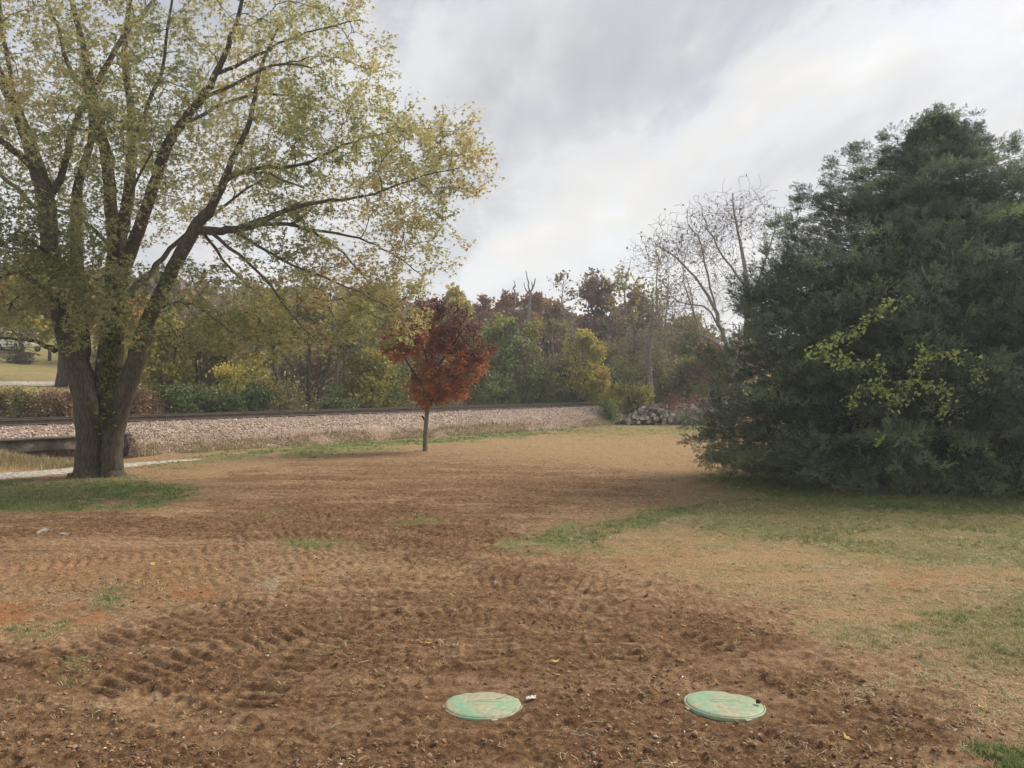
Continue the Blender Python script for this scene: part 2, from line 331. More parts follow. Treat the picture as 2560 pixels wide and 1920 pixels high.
# ------------------------------------------------------------------ terrain
TP = np.array((-17.9, 26.9)); TD = np.array((0.6876, 0.7261)); TN = np.array((-0.7261, 0.6876))   # near rail line
def td(X, Y): return (X - TP[0]) * TN[0] + (Y - TP[1]) * TN[1]
def tt(X, Y): return (X - TP[0]) * TD[0] + (Y - TP[1]) * TD[1]
def tw(t, d, z=0.0): return np.array((TP[0] + t * TD[0] + d * TN[0], TP[1] + t * TD[1] + d * TN[1], z))
def height(X, Y):
    X = np.asarray(X, float); Y = np.asarray(Y, float)
    d = td(X, Y); t = tt(X, Y)
    rise = np.interp(d, [-1e4, 3.5, 6, 12, 20, 24, 40, 60, 120, 200, 420], [0, 0, 0.3, 1.0, 2.15, 2.5, 5.0, 7.5, 15.5, 27, 50])
    h = rise + (fbm(X * 0.05, Y * 0.05, 3, 3) - 0.5) * 0.16 * smooth(10, 30, Y)
    # grassy bank and ditch on the left, in front of the culvert
    bank = 0.58 * np.exp(-(np.maximum(X + 17.6, 0) / 2.0) ** 2 - ((Y - 24.2) / 0.8) ** 2)
    ditch = -0.40 * np.exp(-((t - 1.9) / 1.3) ** 2) * np.exp(-((d + 2.4) / 0.7) ** 2)
    return h + bank + ditch
def poly_sd(u, v, poly):
    """signed distance (inside positive) to a polygon in (u, v)"""
    P = np.array(poly, float); n = len(P); d = np.full(u.shape, 1e9); ins = np.zeros(u.shape, bool)
    for i in range(n):
        a = P[i]; b = P[(i + 1) % n]; e = b - a; wx = u - a[0]; wy = v - a[1]
        k = np.clip((wx * e[0] + wy * e[1]) / (e @ e + 1e-9), 0, 1)
        d = np.minimum(d, (wx - e[0] * k) ** 2 + (wy - e[1] * k) ** 2)
        c = ((a[1] > v) != (b[1] > v)) & (u < (b[0] - a[0]) * (v - a[1]) / (b[1] - a[1] + 1e-12) + a[0])
        ins ^= c
    return np.where(ins, 1, -1) * np.sqrt(d)
# soil and grass patches of the yard, mapped as bearing (u) and range (v = k / distance); each polygon is a patch on the ground
def P2(*pts): return [(a, b * 2) for a, b in pts]
GREEN = [(P2((-900,1200),(190,1193),(330,1200),(470,1212),(470,1236),(330,1258),(150,1272),(-900,1290)), 1.0, 22),
         (P2((480,1140),(760,1112),(1060,1090),(1200,1078),(1400,1062),(1500,1070),(1300,1090),(1090,1108),(900,1126),(700,1139)), 1.0, 12),
         (P2((280,1160),(560,1134),(700,1130),(620,1146),(400,1166)), 0.55, 14),
         (P2((1380,1064),(1560,1056),(1790,1060),(1790,1086),(1550,1088),(1330,1086)), 0.55, 14),
         (P2((1770,1200),(1830,1180),(1960,1165),(3200,1190),(3200,1310),(2300,1296),(2000,1262),(1850,1240)), 1.0, 26),
         (P2((1310,1346),(1420,1322),(1640,1266),(1790,1240),(1830,1270),(1640,1328),(1500,1352),(1330,1364)), 0.85, 30),
         (P2((1180,1372),(1330,1345),(1600,1330),(1560,1365),(1300,1385)), 0.5, 30),
         (P2((1780,1235),(3200,1290),(3200,1470),(2200,1420),(1900,1340),(1640,1330)), 0.66, 50),
         (P2((2150,1590),(2400,1500),(2700,1450),(3200,1480),(3200,1680),(2350,1680)), 0.6, 60),
         (P2((2330,1960),(2470,1872),(3200,1800),(3200,2200),(2200,2200)), 0.85, 40),
         (P2((700,1352),(840,1346),(850,1366),(720,1372)), 0.6, 20), (P2((1040,1300),(1120,1296),(1110,1318),(1050,1320)), 0.5, 24),
         (P2((180,1490),(280,1482),(270,1512),(190,1514)), 0.5, 26), (P2((-60,1585),(140,1548),(220,1556),(20,1600)), 0.6, 24),
         (P2((160,1660),(240,1650),(240,1700),(170,1700)), 0.4, 30), (P2((570,1295),(720,1272),(700,1290),(580,1308)), 0.45, 24)]
DRY = [(P2((1100,1100),(1500,1082),(1780,1086),(1760,1180),(1560,1170),(1300,1150)), 0.55, 60),
       (P2((1450,1372),(1700,1330),(3200,1300),(3200,1700),(2330,1660),(2100,1600),(1960,1500),(1640,1440)), 0.95, 70),
       (P2((-900,1400),(500,1400),(900,1370),(1180,1395),(1000,1440),(600,1480),(200,1560),(-900,1590)), 0.22, 60),
       (P2((440,1136),(900,1086),(1300,1058),(1560,1044),(1560,1056),(1200,1076),(900,1100),(560,1130)), 1.0, 10),
       (P2((-900,1110),(60,1118),(190,1160),(190,1176),(-900,1178)), 1.0, 10),
       (P2((440,1170),(800,1130),(1100,1106),(1100,1120),(760,1150),(480,1196)), 0.6, 20),
       (P2((1780,1250),(3200,1300),(3200,1420),(2200,1400),(1900,1360),(1640,1340)), 0.6, 60),
       (P2((2000,1730),(2400,1660),(3200,1650),(3200,1790),(2420,1790)), 0.55, 60),
       (P2((1740,1150),(1800,1160),(1780,1240),(1700,1250)), 0.4, 50)]
DARK = [(P2((-900,1285),(480,1285),(1000,1380),(700,1460),(200,1550),(-900,1600)), 0.50, 60), (P2((-900,1640),(230,1590),(500,1500),(900,1470),(1040,1410),(1250,1385),(1500,1430),(1800,1490),(2000,1590),(2180,1720),(2420,1790),(2360,1900),(2300,2300),(-900,2300)), 0.85, 150),
        (P2((-500,1300),(480,1282),(700,1240),(1000,1235),(1290,1300),(1330,1350),(1150,1410),(700,1370),(400,1345),(-500,1360)), 1.15, 80),
        (P2((480,1190),(1000,1155),(1500,1160),(1650,1225),(1300,1300),(700,1250)), 0.80, 90),
        (P2((60,1640),(400,1600),(700,1700),(500,1760),(100,1740)), 0.4, 120), (P2((2120,1480),(2220,1470),(2230,1540),(2140,1540)), 0.7, 40), (P2((800,1195),(1000,1180),(1000,1210),(820,1225)), 0.5, 50)]
CLAY = [(P2((360,1456),(520,1474),(510,1504),(330,1494)), 1.0, 30), (P2((-300,1545),(60,1520),(60,1556),(-300,1580)), 1.0, 26),
        (P2((130,1528),(250,1530),(230,1548),(140,1546)), 0.9, 24), (P2((750,1445),(830,1440),(820,1456),(760,1460)), 0.7, 22),
        (P2((2170,1440),(2350,1430),(2400,1470),(2200,1480)), 0.55, 50), (P2((1540,1405),(1720,1392),(1720,1412),(1560,1424)), 0.4, 40),
        (P2((-200,1400),(500,1380),(560,1450),(-200,1480)), 0.25, 60)]
PALE = [(P2((140,1313),(190,1311),(192,1318),(150,1320)), 1.0, 8), (P2((1450,1340),(1510,1332),(1520,1345),(1460,1348)), 0.42, 10),
        (P2((620,1470),(740,1440),(770,1446),(660,1478)), 0.45, 24), (P2((230,1240),(290,1238),(280,1248),(240,1248)), 0.8, 8),
        (P2((1650,1310),(1720,1300),(1720,1312),(1660,1318)), 0.3, 10), (P2((2040,1445),(2140,1420),(2140,1440),(2060,1455)), 0.25, 16)]
def patches(X, Y):
    Yc = np.maximum(Y, 2.2)
    u = 1280 + X / Yc * F; v = 2 * (960 + CAMZ * F / Yc)
    s = 6.0
    wu = (fbm(X * 0.9, Y * 0.9, 31, 4) - 0.5); wv = (fbm(X * 0.9 + 50, Y * 0.9, 57, 4) - 0.5)
    fu = (fbm(X * 5, Y * 5, 33, 3) - 0.5); fv = (fbm(X * 5 + 9, Y * 5, 59, 3) - 0.5)
    k = 900 / Yc + 10
    u2 = u + (wu * 1.9 + fu * 1.1) * k * 1.4; v2 = v + (wv * 1.9 + fv * 1.1) * k * 0.9
    near = td(X, Y) < 3.0
    def layer(lst):
        r = np.zeros(X.shape)
        for poly, amt, soft in lst:
            r = np.maximum(r, amt * smooth(-soft, soft, poly_sd(u2, v2, poly)))
        return np.where(near, r, 0)
    g, dr, dk, cl, pl = (layer(q) for q in (GREEN, DRY, DARK, CLAY, PALE))
    far = smooth(3, 5, td(X, Y))
    lawn = 0.75 * fbm(X * 0.08, Y * 0.08, 77, 3) + 0.25
    g = np.maximum(g, far * lawn); dr = np.maximum(dr, far * 0.75)
    return g, dr, dk, cl, pl
# tracks of the machine that graded the soil (each a line on the ground)
def gp(px, py):
    Y = CAMZ * F / (py - 960); return ((px - 1280) / F * Y, Y)
PASSES = [[(420,1760),(560,1660),(800,1520),(1050,1410),(1280,1335),(1560,1262),(1700,1200)], [(1390,1660),(1370,1590),(1320,1500),(1180,1405),(900,1335),(600,1292),(420,1270)],
          [(2200,1800),(1900,1600),(1600,1480),(1300,1420),(1000,1390),(700,1400)], [(-250,1750),(100,1800),(330,1900),(420,1990)], [(500,1230),(800,1215),(1100,1190),(1500,1180),(1700,1160)],
          [(700,1270),(1000,1250),(1300,1230),(1600,1200)], [(1000,1150),(1300,1130),(1600,1120)], [(100,1700),(400,1600),(800,1525),(1100,1485),(1400,1480),(1700,1530),(1950,1620)], [(50,1610),(400,1525),(800,1455),(1100,1425)],
          [(-300,1480),(100,1440),(500,1400),(900,1360)], [(600,1180),(900,1165),(1200,1150)], [(2230,1620),(2190,1550),(2150,1480),(2110,1430)], [(560,1330),(800,1310),(1050,1318),(1300,1350)], [(2050,1700),(1800,1570),(1550,1505),(1300,1480)]]
def smooth_line(pts, n=40):
    p = np.array(pts); tq = np.linspace(0, len(p) - 1, n); x = np.interp(tq, range(len(p)), p[:, 0]); y = np.interp(tq, range(len(p)), p[:, 1])
    for _ in range(6):
        x[1:-1] = (x[:-2] + 2 * x[1:-1] + x[2:]) / 4; y[1:-1] = (y[:-2] + 2 * y[1:-1] + y[2:]) / 4
    return x, y
TRACKS = []
for ps in PASSES:                       # each pass of the machine leaves two parallel tracks
    x, y = smooth_line([gp(*q) for q in ps]); gx, gy = np.gradient(x), np.gradient(y); l = np.hypot(gx, gy)
    for off in (-0.62, 0.62): TRACKS.append(np.stack([x - gy / l * off, y + gx / l * off], 1))
def track_relief(X, Y):
    H = np.zeros(X.shape); Mk = np.zeros(X.shape)
    for ti, tr in enumerate(TRACKS):
        px, py = tr[:, 0], tr[:, 1]
        sel = np.where((X > px.min() - 0.4) & (X < px.max() + 0.4) & (Y > py.min() - 0.4) & (Y < py.max() + 0.4))[0]
        if not len(sel): continue
        x = X[sel]; y = Y[sel]; best = np.full(len(sel), 1e9); sarc = np.zeros(len(sel)); side = np.zeros(len(sel)); s0 = 0
        for i in range(39):
            ax, ay = px[i], py[i]; ex, ey = px[i + 1] - ax, py[i + 1] - ay; L2 = ex * ex + ey * ey; L = math.sqrt(L2)
            k = np.clip(((x - ax) * ex + (y - ay) * ey) / (L2 + 1e-9), 0, 1)
            dd = (x - ax - ex * k) ** 2 + (y - ay - ey * k) ** 2
            b = dd < best; best[b] = dd[b]; sarc[b] = s0 + k[b] * L
            side[b] = ((x - ax) * ey - (y - ay) * ex)[b]
            s0 += L
        r = np.sqrt(best)
        wgt = smooth(0.26, 0.20, r) * (0.60 + 0.40 * smooth(0.35, 0.6, fbm(x * 0.7, y * 0.7, 200 + ti, 3)))
        ph = sarc / 0.165 + 0.7 * (fbm(x * 2, y * 2, 300 + ti, 2) - 0.5)
        lug = np.abs((ph % 1.0) - 0.5) * 2
        lug = smooth(0.2, 0.75, lug) * (0.55 + 0.9 * fbm(x * 4, y * 4, 500 + ti, 2))
        H[sel] = H[sel] * (1 - wgt) + wgt * (lug * 0.046 - 0.038)
        H[sel] += 0.018 * np.exp(-((r - 0.25) / 0.05) ** 2) * (0.4 + fbm(x * 3, y * 3, 400 + ti, 2))
        Mk[sel] = np.maximum(Mk[sel], wgt)
    return H, Mk
LIDS = [((1208 - 1280) / F * 6.15, 6.15, 0.322, 0.0), ((1811 - 1280) / F * 6.15, 6.15, 0.317, 1.0)]
def ground_z(X, Y):
    """full relief of the yard: used for the ground sheet and to seat things"""
    X = np.asarray(X, float); Y = np.asarray(Y, float); sh = X.shape; X = X.ravel(); Y = Y.ravel()
    h = height(X, Y)
    g, dr, dk, cl, pl = patches(X, Y)
    soil = np.clip(1 - 1.1 * np.maximum(g, dr * 0.6), 0.12, 1) * (td(X, Y) < -2.4)
    H, Mk = track_relief(X, Y)
    cl1 = fbm(X * 4, Y * 4, 11, 3, 0.6); cl2 = np.abs(fbm(X * 11, Y * 11, 12, 2, 0.6) - 0.5); cl3 = noise2(X * 27, Y * 27, 15)
    lump = (cl1 - 0.5) * 0.050 + (0.12 - cl2) * 0.058 + np.maximum(cl3 - 0.5, 0) * 0.060
    rel = soil * (lump * (1 - 0.6 * Mk) * (0.55 + 0.6 * dk) + H * np.clip(0.45 + 0.75 * dk, 0, 1)) + (1 - soil) * (fbm(X * 6, Y * 6, 13, 3) - 0.5) * 0.04
    rel += (fbm(X * 0.6, Y * 0.6, 14, 3) - 0.5) * 0.10 * smooth(30, 12, Y)
    z = h + rel
    for lx, ly, r, _ in LIDS:
        q = np.hypot(X - lx, Y - ly)
        z = np.where(q < r + 0.25, z * smooth(r - 0.02, r + 0.25, q) + (1 - smooth(r - 0.02, r + 0.25, q)) * (-0.006 + 0.2 * rel), z)
    return z.reshape(sh), (g, dr, dk, cl, pl, Mk)

def build_ground():
    vv = np.concatenate([np.arange(2120, 1400, -2.2), np.arange(1400, 1150, -1.35), np.arange(1150, 1010, -3.2)]); Yn = CAMZ * F / (vv - 960)
    Yr = np.concatenate([np.linspace(-6, Yn[0], 24)[:-1], Yn, Yn[-1] * np.geomspace(1.02, 7.5, 40)])
    u = np.arange(-330, 2891, 5.2); s = (u - 1280) / F
    Yg, S = np.meshgrid(Yr, s, indexing='ij')
    Xg = S * (np.maximum(Yg, Yn[0]) + 2.4)
    X = Xg.ravel(); Y = Yg.ravel()
    z, (g, dr, dk, cl, pl, Mk) = ground_z(X, Y)
    n, m = Xg.shape
    i = np.arange(n - 1)[:, None] * m + np.arange(m - 1)[None, :]
    Q = np.stack([i, i + 1, i + m + 1, i + m], -1).reshape(-1, 4)
    return mesh_np('ground', np.stack([X, Y, z], 1), Q, {'zone_a': np.stack([g, dr, dk], 1), 'zone_b': np.stack([cl, pl, Mk], 1)}, M['ground'], smooth_shade=True)
def ground_material():
    m, t = new_mat('ground'); L = t.links.new
    tc = t.nodes.new('ShaderNodeTexCoord'); V = tc.outputs['Object']
    a = t.nodes.new('ShaderNodeAttribute'); a.attribute_name = 'zone_a'; sa = t.nodes.new('ShaderNodeSeparateColor'); L(a.outputs['Color'], sa.inputs[0])
    b = t.nodes.new('ShaderNodeAttribute'); b.attribute_name = 'zone_b'; sb = t.nodes.new('ShaderNodeSeparateColor'); L(b.outputs['Color'], sb.inputs[0])
    G, D, K = sa.outputs[0], sa.outputs[1], sa.outputs[2]; C, PL, TK = sb.outputs[0], sb.outputs[1], sb.outputs[2]
    nf = noise_node(t, 55, 6, 0.7, V); nm = noise_node(t, 13, 8, 0.70, V); nl = noise_node(t, 1.1, 5, 0.6, V)
    soil = ramp(t, [(0.32, (0.165, 0.096, 0.053)), (0.5, (0.305, 0.192, 0.110)), (0.68, (0.45, 0.305, 0.188))], nm.outputs[0]).outputs[0]
    dark = ramp(t, [(0.34, (0.072, 0.036, 0.018)), (0.52, (0.160, 0.088, 0.046)), (0.68, (0.285, 0.170, 0.093))], nm.outputs[0]).outputs[0]
    mps = t.nodes.new('ShaderNodeMapping'); L(V, mps.inputs[0]); mps.inputs['Scale'].default_value = (0.34, 3.2, 1); mps.inputs['Rotation'].default_value = (0, 0, 0.22)
    ns = noise_node(t, 1.6, 7, 0.68, mps.outputs[0], 0.4)
    mpb = t.nodes.new('ShaderNodeMapping'); L(V, mpb.inputs[0]); mpb.inputs['Scale'].default_value = (0.10, 0.75, 1); mpb.inputs['Rotation'].default_value = (0, 0, 0.12)
    nbk = noise_node(t, 1.6, 6, 0.66, mpb.outputs[0], 0.5)
    kk = mathn(t, 'MULTIPLY_ADD', nl.outputs[0], 1.4, -0.7); kk = mathn(t, 'ADD', kk, mathn(t, 'MULTIPLY_ADD', nbk.outputs[0], 3.0, -1.5)); kk = mathn(t, 'ADD', K, kk); kk = mathn(t, 'ADD', kk, mathn(t, 'MULTIPLY_ADD', ns.outputs[0], 3.6, -1.8), clamp=True)
    kk = mathn(t, 'SUBTRACT', kk, mathn(t, 'MULTIPLY', TK, 0.12), clamp=True)      # pressed soil in the tracks has dried paler
    col = mixc(t, kk, soil, dark)
    dry = ramp(t, [(0.30, (0.20, 0.125, 0.062)), (0.5, (0.35, 0.238, 0.125)), (0.7, (0.50, 0.36, 0.20))], nf.outputs[0]).outputs[0]
    dd = mathn(t, 'SUBTRACT', nm.outputs[0], 0.5); dd = mathn(t, 'MULTIPLY_ADD', dd, 2.6, D); dd = mathn(t, 'ADD', dd, mathn(t, 'MULTIPLY_ADD', mathn(t, 'ADD', ns.outputs[0], nbk.outputs[0]), 2.2, -2.2)); dd = mathn(t, 'MULTIPLY', dd, mathn(t, 'MULTIPLY_ADD', mathn(t, 'GREATER_THAN', D, 0.02), 0.74, 0.26), clamp=True)
    col = mixc(t, mathn(t, 'MULTIPLY', dd, 0.9), col, dry)
    clay = ramp(t, [(0.3, (0.26, 0.105, 0.045)), (0.7, (0.42, 0.19, 0.085))], nf.outputs[0]).outputs[0]
    cc = mathn(t, 'SUBTRACT', nm.outputs[0], 0.5); cc = mathn(t, 'MULTIPLY_ADD', cc, 2.6, C); cc = mathn(t, 'MULTIPLY', cc, mathn(t, 'GREATER_THAN', C, 0.02), clamp=True)
    col = mixc(t, mathn(t, 'MULTIPLY', cc, 0.8), col, clay)
    grass = ramp(t, [(0.28, (0.065, 0.10, 0.028)), (0.5, (0.135, 0.175, 0.055)), (0.72, (0.26, 0.265, 0.115))], nf.outputs[0]).outputs[0]
    gg = mathn(t, 'SUBTRACT', nm.outputs[0], 0.5); gg = mathn(t, 'MULTIPLY_ADD', gg, 2.6, G); gg = mathn(t, 'ADD', gg, mathn(t, 'MULTIPLY_ADD', nl.outputs[0], 1.8, -0.95)); gg = mathn(t, 'MULTIPLY', gg, mathn(t, 'GREATER_THAN', G, 0.02), clamp=True)
    col = mixc(t, mathn(t, 'MULTIPLY', gg, 0.92), col, grass)
    pale = ramp(t, [(0.3, (0.30, 0.27, 0.22)), (0.65, (0.62, 0.60, 0.55))], nf.outputs[0]).outputs[0]
    pp = mathn(t, 'SUBTRACT', nf.outputs[0], 0.55); pp = mathn(t, 'MULTIPLY_ADD', pp, 2.2, PL); pp = mathn(t, 'MULTIPLY', pp, mathn(t, 'GREATER_THAN', PL, 0.02), clamp=True)
    col = mixc(t, pp, col, pale)
    # fine straw flecks everywhere
    fl = noise_node(t, 130, 3, 0.6, V); fr = ramp(t, [(0.60, (0, 0, 0)), (0.72, (1, 1, 1))], fl.outputs[0])
    col = mixc(t, mathn(t, 'MULTIPLY', fr.outputs[0], 0.42), col, (0.40, 0.30, 0.18))
    p = t.nodes.new('ShaderNodeBsdfPrincipled'); L(col, p.inputs['Base Color']); p.inputs['Roughness'].default_value = 0.95; p.inputs['Specular IOR Level'].default_value = 0.08
    bh = mathn(t, 'ADD', mathn(t, 'MULTIPLY', nf.outputs[0], 0.5), nm.outputs[0])
    bm = t.nodes.new('ShaderNodeBump'); bm.inputs['Strength'].default_value = 1.0; bm.inputs['Distance'].default_value = 0.05; L(bh, bm.inputs['Height']); L(bm.outputs[0], p.inputs['Normal'])
    o = t.nodes.new('ShaderNodeOutputMaterial'); L(p.outputs[0], o.inputs[0])
    return m
M['ground'] = ground_material()
ground = obj('ground', build_ground(), kind='structure')
def gz(x, y): return float(ground_z(np.array([x]), np.array([y]))[0][0])

# gravel drive behind the maple and the pale lane on the far lawn
def strip(name, center, halfw, mat, thick=0.02, nx=160, ny=10, seed=0, fade=None):
    """center: list of (x, y); a raised ragged sheet following the ground"""
    c = np.array(center, float); tq = np.linspace(0, len(c) - 1, nx)
    cx = np.interp(tq, range(len(c)), c[:, 0]); cy = np.interp(tq, range(len(c)), c[:, 1])
    tx = np.gradient(cx); ty = np.gradient(cy); l = np.hypot(tx, ty); tx /= l; ty /= l
    k = np.linspace(-1, 1, ny); hw = np.interp(tq, range(len(c)), halfw)
    hw = hw[:, None] * (0.75 + 0.5 * np.stack([fbm(cx * 1.3 + 9 * sg, cy * 1.3, seed + 3, 3) for sg in (0, 1)], 1))
    kk = np.where(k < 0, hw[:, :1] * k, hw[:, 1:] * k)
    X = cx[:, None] - ty[:, None] * kk; Y = cy[:, None] + tx[:, None] * kk
    z, _ = ground_z(X, Y)
    z = z + thick * (1 - np.abs(k)[None, :] ** 6 * 1.6) + (fbm(X * 8, Y * 8, seed, 2) - 0.5) * 0.03 + 0.012
    i = np.arange(nx - 1)[:, None] * ny + np.arange(ny - 1)[None, :]
    Q = np.stack([i, i + ny, i + ny + 1, i + 1], -1).reshape(-1, 4)
    return obj(name, mesh_np(name, np.stack([X, Y, z], -1).reshape(-1, 3), Q, mats=mat, smooth_shade=True), kind='structure')
M['gravel'] = surf_mat('gravel', (0.20, 0.165, 0.125), (0.38, 0.34, 0.29), 9, bump=0.8, bscale=50, c3=(0.58, 0.55, 0.49), detail=9)
strip('gravel_drive', [gp(-500, 1225), gp(-100, 1196), gp(60, 1184), gp(200, 1172), gp(330, 1160), gp(430, 1152), gp(500, 1148)], [1.1, 0.95, 0.85, 0.55, 0.55, 0.28, 0.08], M['gravel'], seed=5)
strip('lane', [tw(-35, 25)[:2], tw(-12, 24.3)[:2], tw(5, 24.3)[:2], tw(30, 24.6)[:2], tw(70, 24)[:2]], [1.0, 1.0, 1.0, 1.0, 1.0], M['gravel'], seed=9, thick=0.05)

# ------------------------------------------------------------------ railway
def ballast_material():
    m, t = new_mat('ballast'); L = t.links.new
    tc = t.nodes.new('ShaderNodeTexCoord'); V = tc.outputs['Object']
    vo = t.nodes.new('ShaderNodeTexVoronoi'); vo.inputs['Scale'].default_value = 13; L(V, vo.inputs['Vector'])
    sc = t.nodes.new('ShaderNodeSeparateColor'); L(vo.outputs['Color'], sc.inputs[0])
    r = ramp(t, [(0, (0.21, 0.152, 0.120)), (0.5, (0.37, 0.285, 0.230)), (1, (0.52, 0.425, 0.36))], sc.outputs[0])
    dk = ramp(t, [(0.0, (1, 1, 1)), (0.55, (1, 1, 1)), (0.85, (0.35, 0.30, 0.26))], vo.outputs['Distance'])
    c = mixc(t, 0.8, r.outputs[0], dk.outputs[0], 'MULTIPLY')
    at = t.nodes.new('ShaderNodeAttribute'); at.attribute_name = 'tint'
    n = noise_node(t, 0.8, 5, 0.65, V); f = mathn(t, 'MULTIPLY_ADD', mathn(t, 'SUBTRACT', n.outputs[0], 0.5), 2.4, at.outputs['Fac'], clamp=True)
    c = mixc(t, mathn(t, 'MULTIPLY', f, 0.75), c, (0.22, 0.145, 0.09))
    p = t.nodes.new('ShaderNodeBsdfPrincipled'); L(c, p.inputs['Base Color']); p.inputs['Roughness'].default_value = 0.95; p.inputs['Specular IOR Level'].default_value = 0.1
    b = t.nodes.new('ShaderNodeBump'); b.inputs['Strength'].default_value = 1; b.inputs['Distance'].default_value = 0.05; b.invert = True
    L(vo.outputs['Distance'], b.inputs['Height']); L(b.outputs[0], p.inputs['Normal'])
    o = t.nodes.new('ShaderNodeOutputMaterial'); L(p.outputs[0], o.inputs[0]); return m
M['ballast'] = ballast_material()
PROF_D = np.array([-3.3, -2.9, -2.6, -2.2, -1.8, -1.4, -1.0, -0.7, -0.4, 0.75, 1.9, 2.2, 2.6, 3.4, 4.4, 5.4])
PROF_Z = np.array([-0.5, -0.15, 0.12, 0.36, 0.60, 0.82, 1.0, 1.06, 1.06, 1.05, 1.06, 1.06, 0.98, 0.60, 0.12, -0.5])
def emb_z(t, d):
    z = np.interp(d, PROF_D, PROF_Z)
    z = z + (fbm(t * 0.5, d * 1.2, 41, 3) - 0.5) * 0.22 * smooth(-0.6, -1.6, d) + (fbm(t * 4, d * 4, 43, 3) - 0.5) * 0.07
    # cut away in front of the culvert headwall
    cut = smooth(-0.9, -0.4, t) * smooth(3.7, 3.3, t)
    lim = np.where(d < -1.42, -0.6, 9.0)
    return np.where(cut > 0.5, np.minimum(z, lim), z)
def build_embankment():
    t = np.concatenate([np.arange(-26, 30, 0.22), np.arange(30, 110, 0.6)])
    d = np.concatenate([np.linspace(-3.3, -0.5, 22), [-1.43, -1.41], np.linspace(0, 5.4, 10)]); d = np.sort(d)
    T, D = np.meshgrid(t, d, indexing='ij'); Z = emb_z(T, D)
    X = TP[0] + T * TD[0] + D * TN[0]; Y = TP[1] + T * TD[1] + D * TN[1]
    n, m = T.shape; i = np.arange(n - 1)[:, None] * m + np.arange(m - 1)[None, :]
    Q = np.stack([i, i + m, i + m + 1, i + 1], -1).reshape(-1, 4)
    tint = smooth(-1.3, -2.6, D) * 0.9 - 0.12
    obj('embankment', mesh_np('embankment', np.stack([X, Y, Z], -1).reshape(-1, 3), Q, {'tint': tint.ravel()}, M['ballast'], smooth_shade=True), kind='structure')
    # loose stones on the near slope
    k = 26000; r = np.random.default_rng(3)
    tt_ = -9 + 62 * r.random(k) ** 1.15; dd = -0.62 - 2.2 * r.random(k) ** 1.25
    keep = (fbm(tt_ * 0.8, dd * 1.5, 47, 3) + 0.25 * smooth(-2.4, -1.2, dd)) > 0.42
    keep &= ~((tt_ > -0.7) & (tt_ < 3.6) & (dd < -1.38))
    tt_, dd = tt_[keep], dd[keep]; k = len(tt_)
    zz = emb_z(tt_, dd)
    c = np.stack([TP[0] + tt_ * TD[0] + dd * TN[0], TP[1] + tt_ * TD[1] + dd * TN[1], zz + 0.012], 1)
    base = np.array([(1, 0, 0), (-1, 0, 0), (0, 1, 0), (0, -1, 0), (0, 0, 0.8), (0, 0, -0.8)])
    v = base[None] * (0.6 + 0.8 * r.random((k, 6, 1))) + r.normal(0, 0.18, (k, 6, 3))
    a = r.random(k) * 6.28; ca, sa = np.cos(a)[:, None], np.sin(a)[:, None]
    v = np.stack([v[..., 0] * ca - v[..., 1] * sa, v[..., 0] * sa + v[..., 1] * ca, v[..., 2]], -1)
    v = v * (0.017 + 0.032 * r.random((k, 1, 1)) ** 2) + c[:, None, :]
    fc = np.array([(0, 2, 4), (2, 1, 4), (1, 3, 4), (3, 0, 4), (2, 0, 5), (1, 2, 5), (3, 1, 5), (0, 3, 5)])
    Fs = (fc[None] + np.arange(k)[:, None, None] * 6).reshape(-1, 3)
    tint = np.repeat(r.random(k), 6)
    m = leaf_mat('ballast_stone', [(0, (0.17, 0.122, 0.096)), (0.3, (0.33, 0.25, 0.20)), (0.7, (0.47, 0.375, 0.31)), (1, (0.60, 0.51, 0.44))], 0.0, 0.9)
    obj('ballast_stones', mesh_np('ballast_stones', v.reshape(-1, 3), Fs, {'tint': tint}, m), kind='stuff', label='loose pinkish ballast stones covering the railway bank', category='ballast')
build_embankment()
def build_track():
    root = empty('railway_track', tw(0, 0.75, 1.0), 'single railway track with brown steel rails on a ballast bank', 'railway')
    L0, L1 = -26, 108
    prof = [(-0.075, 0), (0.075, 0), (0.075, 0.012), (0.012, 0.035), (0.010, 0.135), (0.037, 0.15), (0.037, 0.187), (-0.037, 0.187), (-0.037, 0.15), (-0.010, 0.135), (-0.012, 0.035), (-0.075, 0.012)]
    for d in (0.0, 1.5):
        mb = MB(); a = tw(L0, d, 1.095)
        mb.prism([a + np.array((TN[0] * x, TN[1] * x, z)) for x, z in prof], np.array((*(TD * (L1 - L0)), 0)))
        o = mb.build('rail', [M['steel']], root); o.matrix_parent_inverse = root.matrix_world.inverted()
        o.location = -np.array(root.location)
        mb = MB(); a = tw(L0, d - 0.026, 1.095 + 0.1885)
        mb.prism([a + np.array((TN[0] * x, TN[1] * x, z)) for x, z in [(0, 0), (0.052, 0), (0.052, 0.003), (0, 0.003)]], np.array((*(TD * (L1 - L0)), 0)))
        h = mb.build('running_surface', [M['steel_top']], o)
    ang = math.atan2(TN[1], TN[0])
    mb = MB(); mb.box((0, 0, 0), (2.6, 0.23, 0.17)); mb.box((-0.75, 0, 0.089), (0.34, 0.19, 0.012)); mb.box((0.75, 0, 0.089), (0.34, 0.19, 0.012))
    s0 = mb.build('sleeper', [M['tie']], root); s0.rotation_euler = (0, 0, ang)
    t = -24; first = True; r = random.Random(4)
    while t < 95:
        o = s0 if first else s0.copy()
        if not first: COL.objects.link(o); o.parent = root
        first = False
        p = tw(t, 0.75, 1.0) - np.array(root.location); o.location = (*p[:2], 0.0 + r.uniform(-0.004, 0.004)); o.rotation_euler = (0, 0, ang + r.uniform(-0.012, 0.012))
        t += 0.52 if t < 50 else 1.04
build_track()
for o in [c for c in bpy.data.objects if c.name.split('.')[0] == 'rail']:
    o.matrix_parent_inverse.identity()
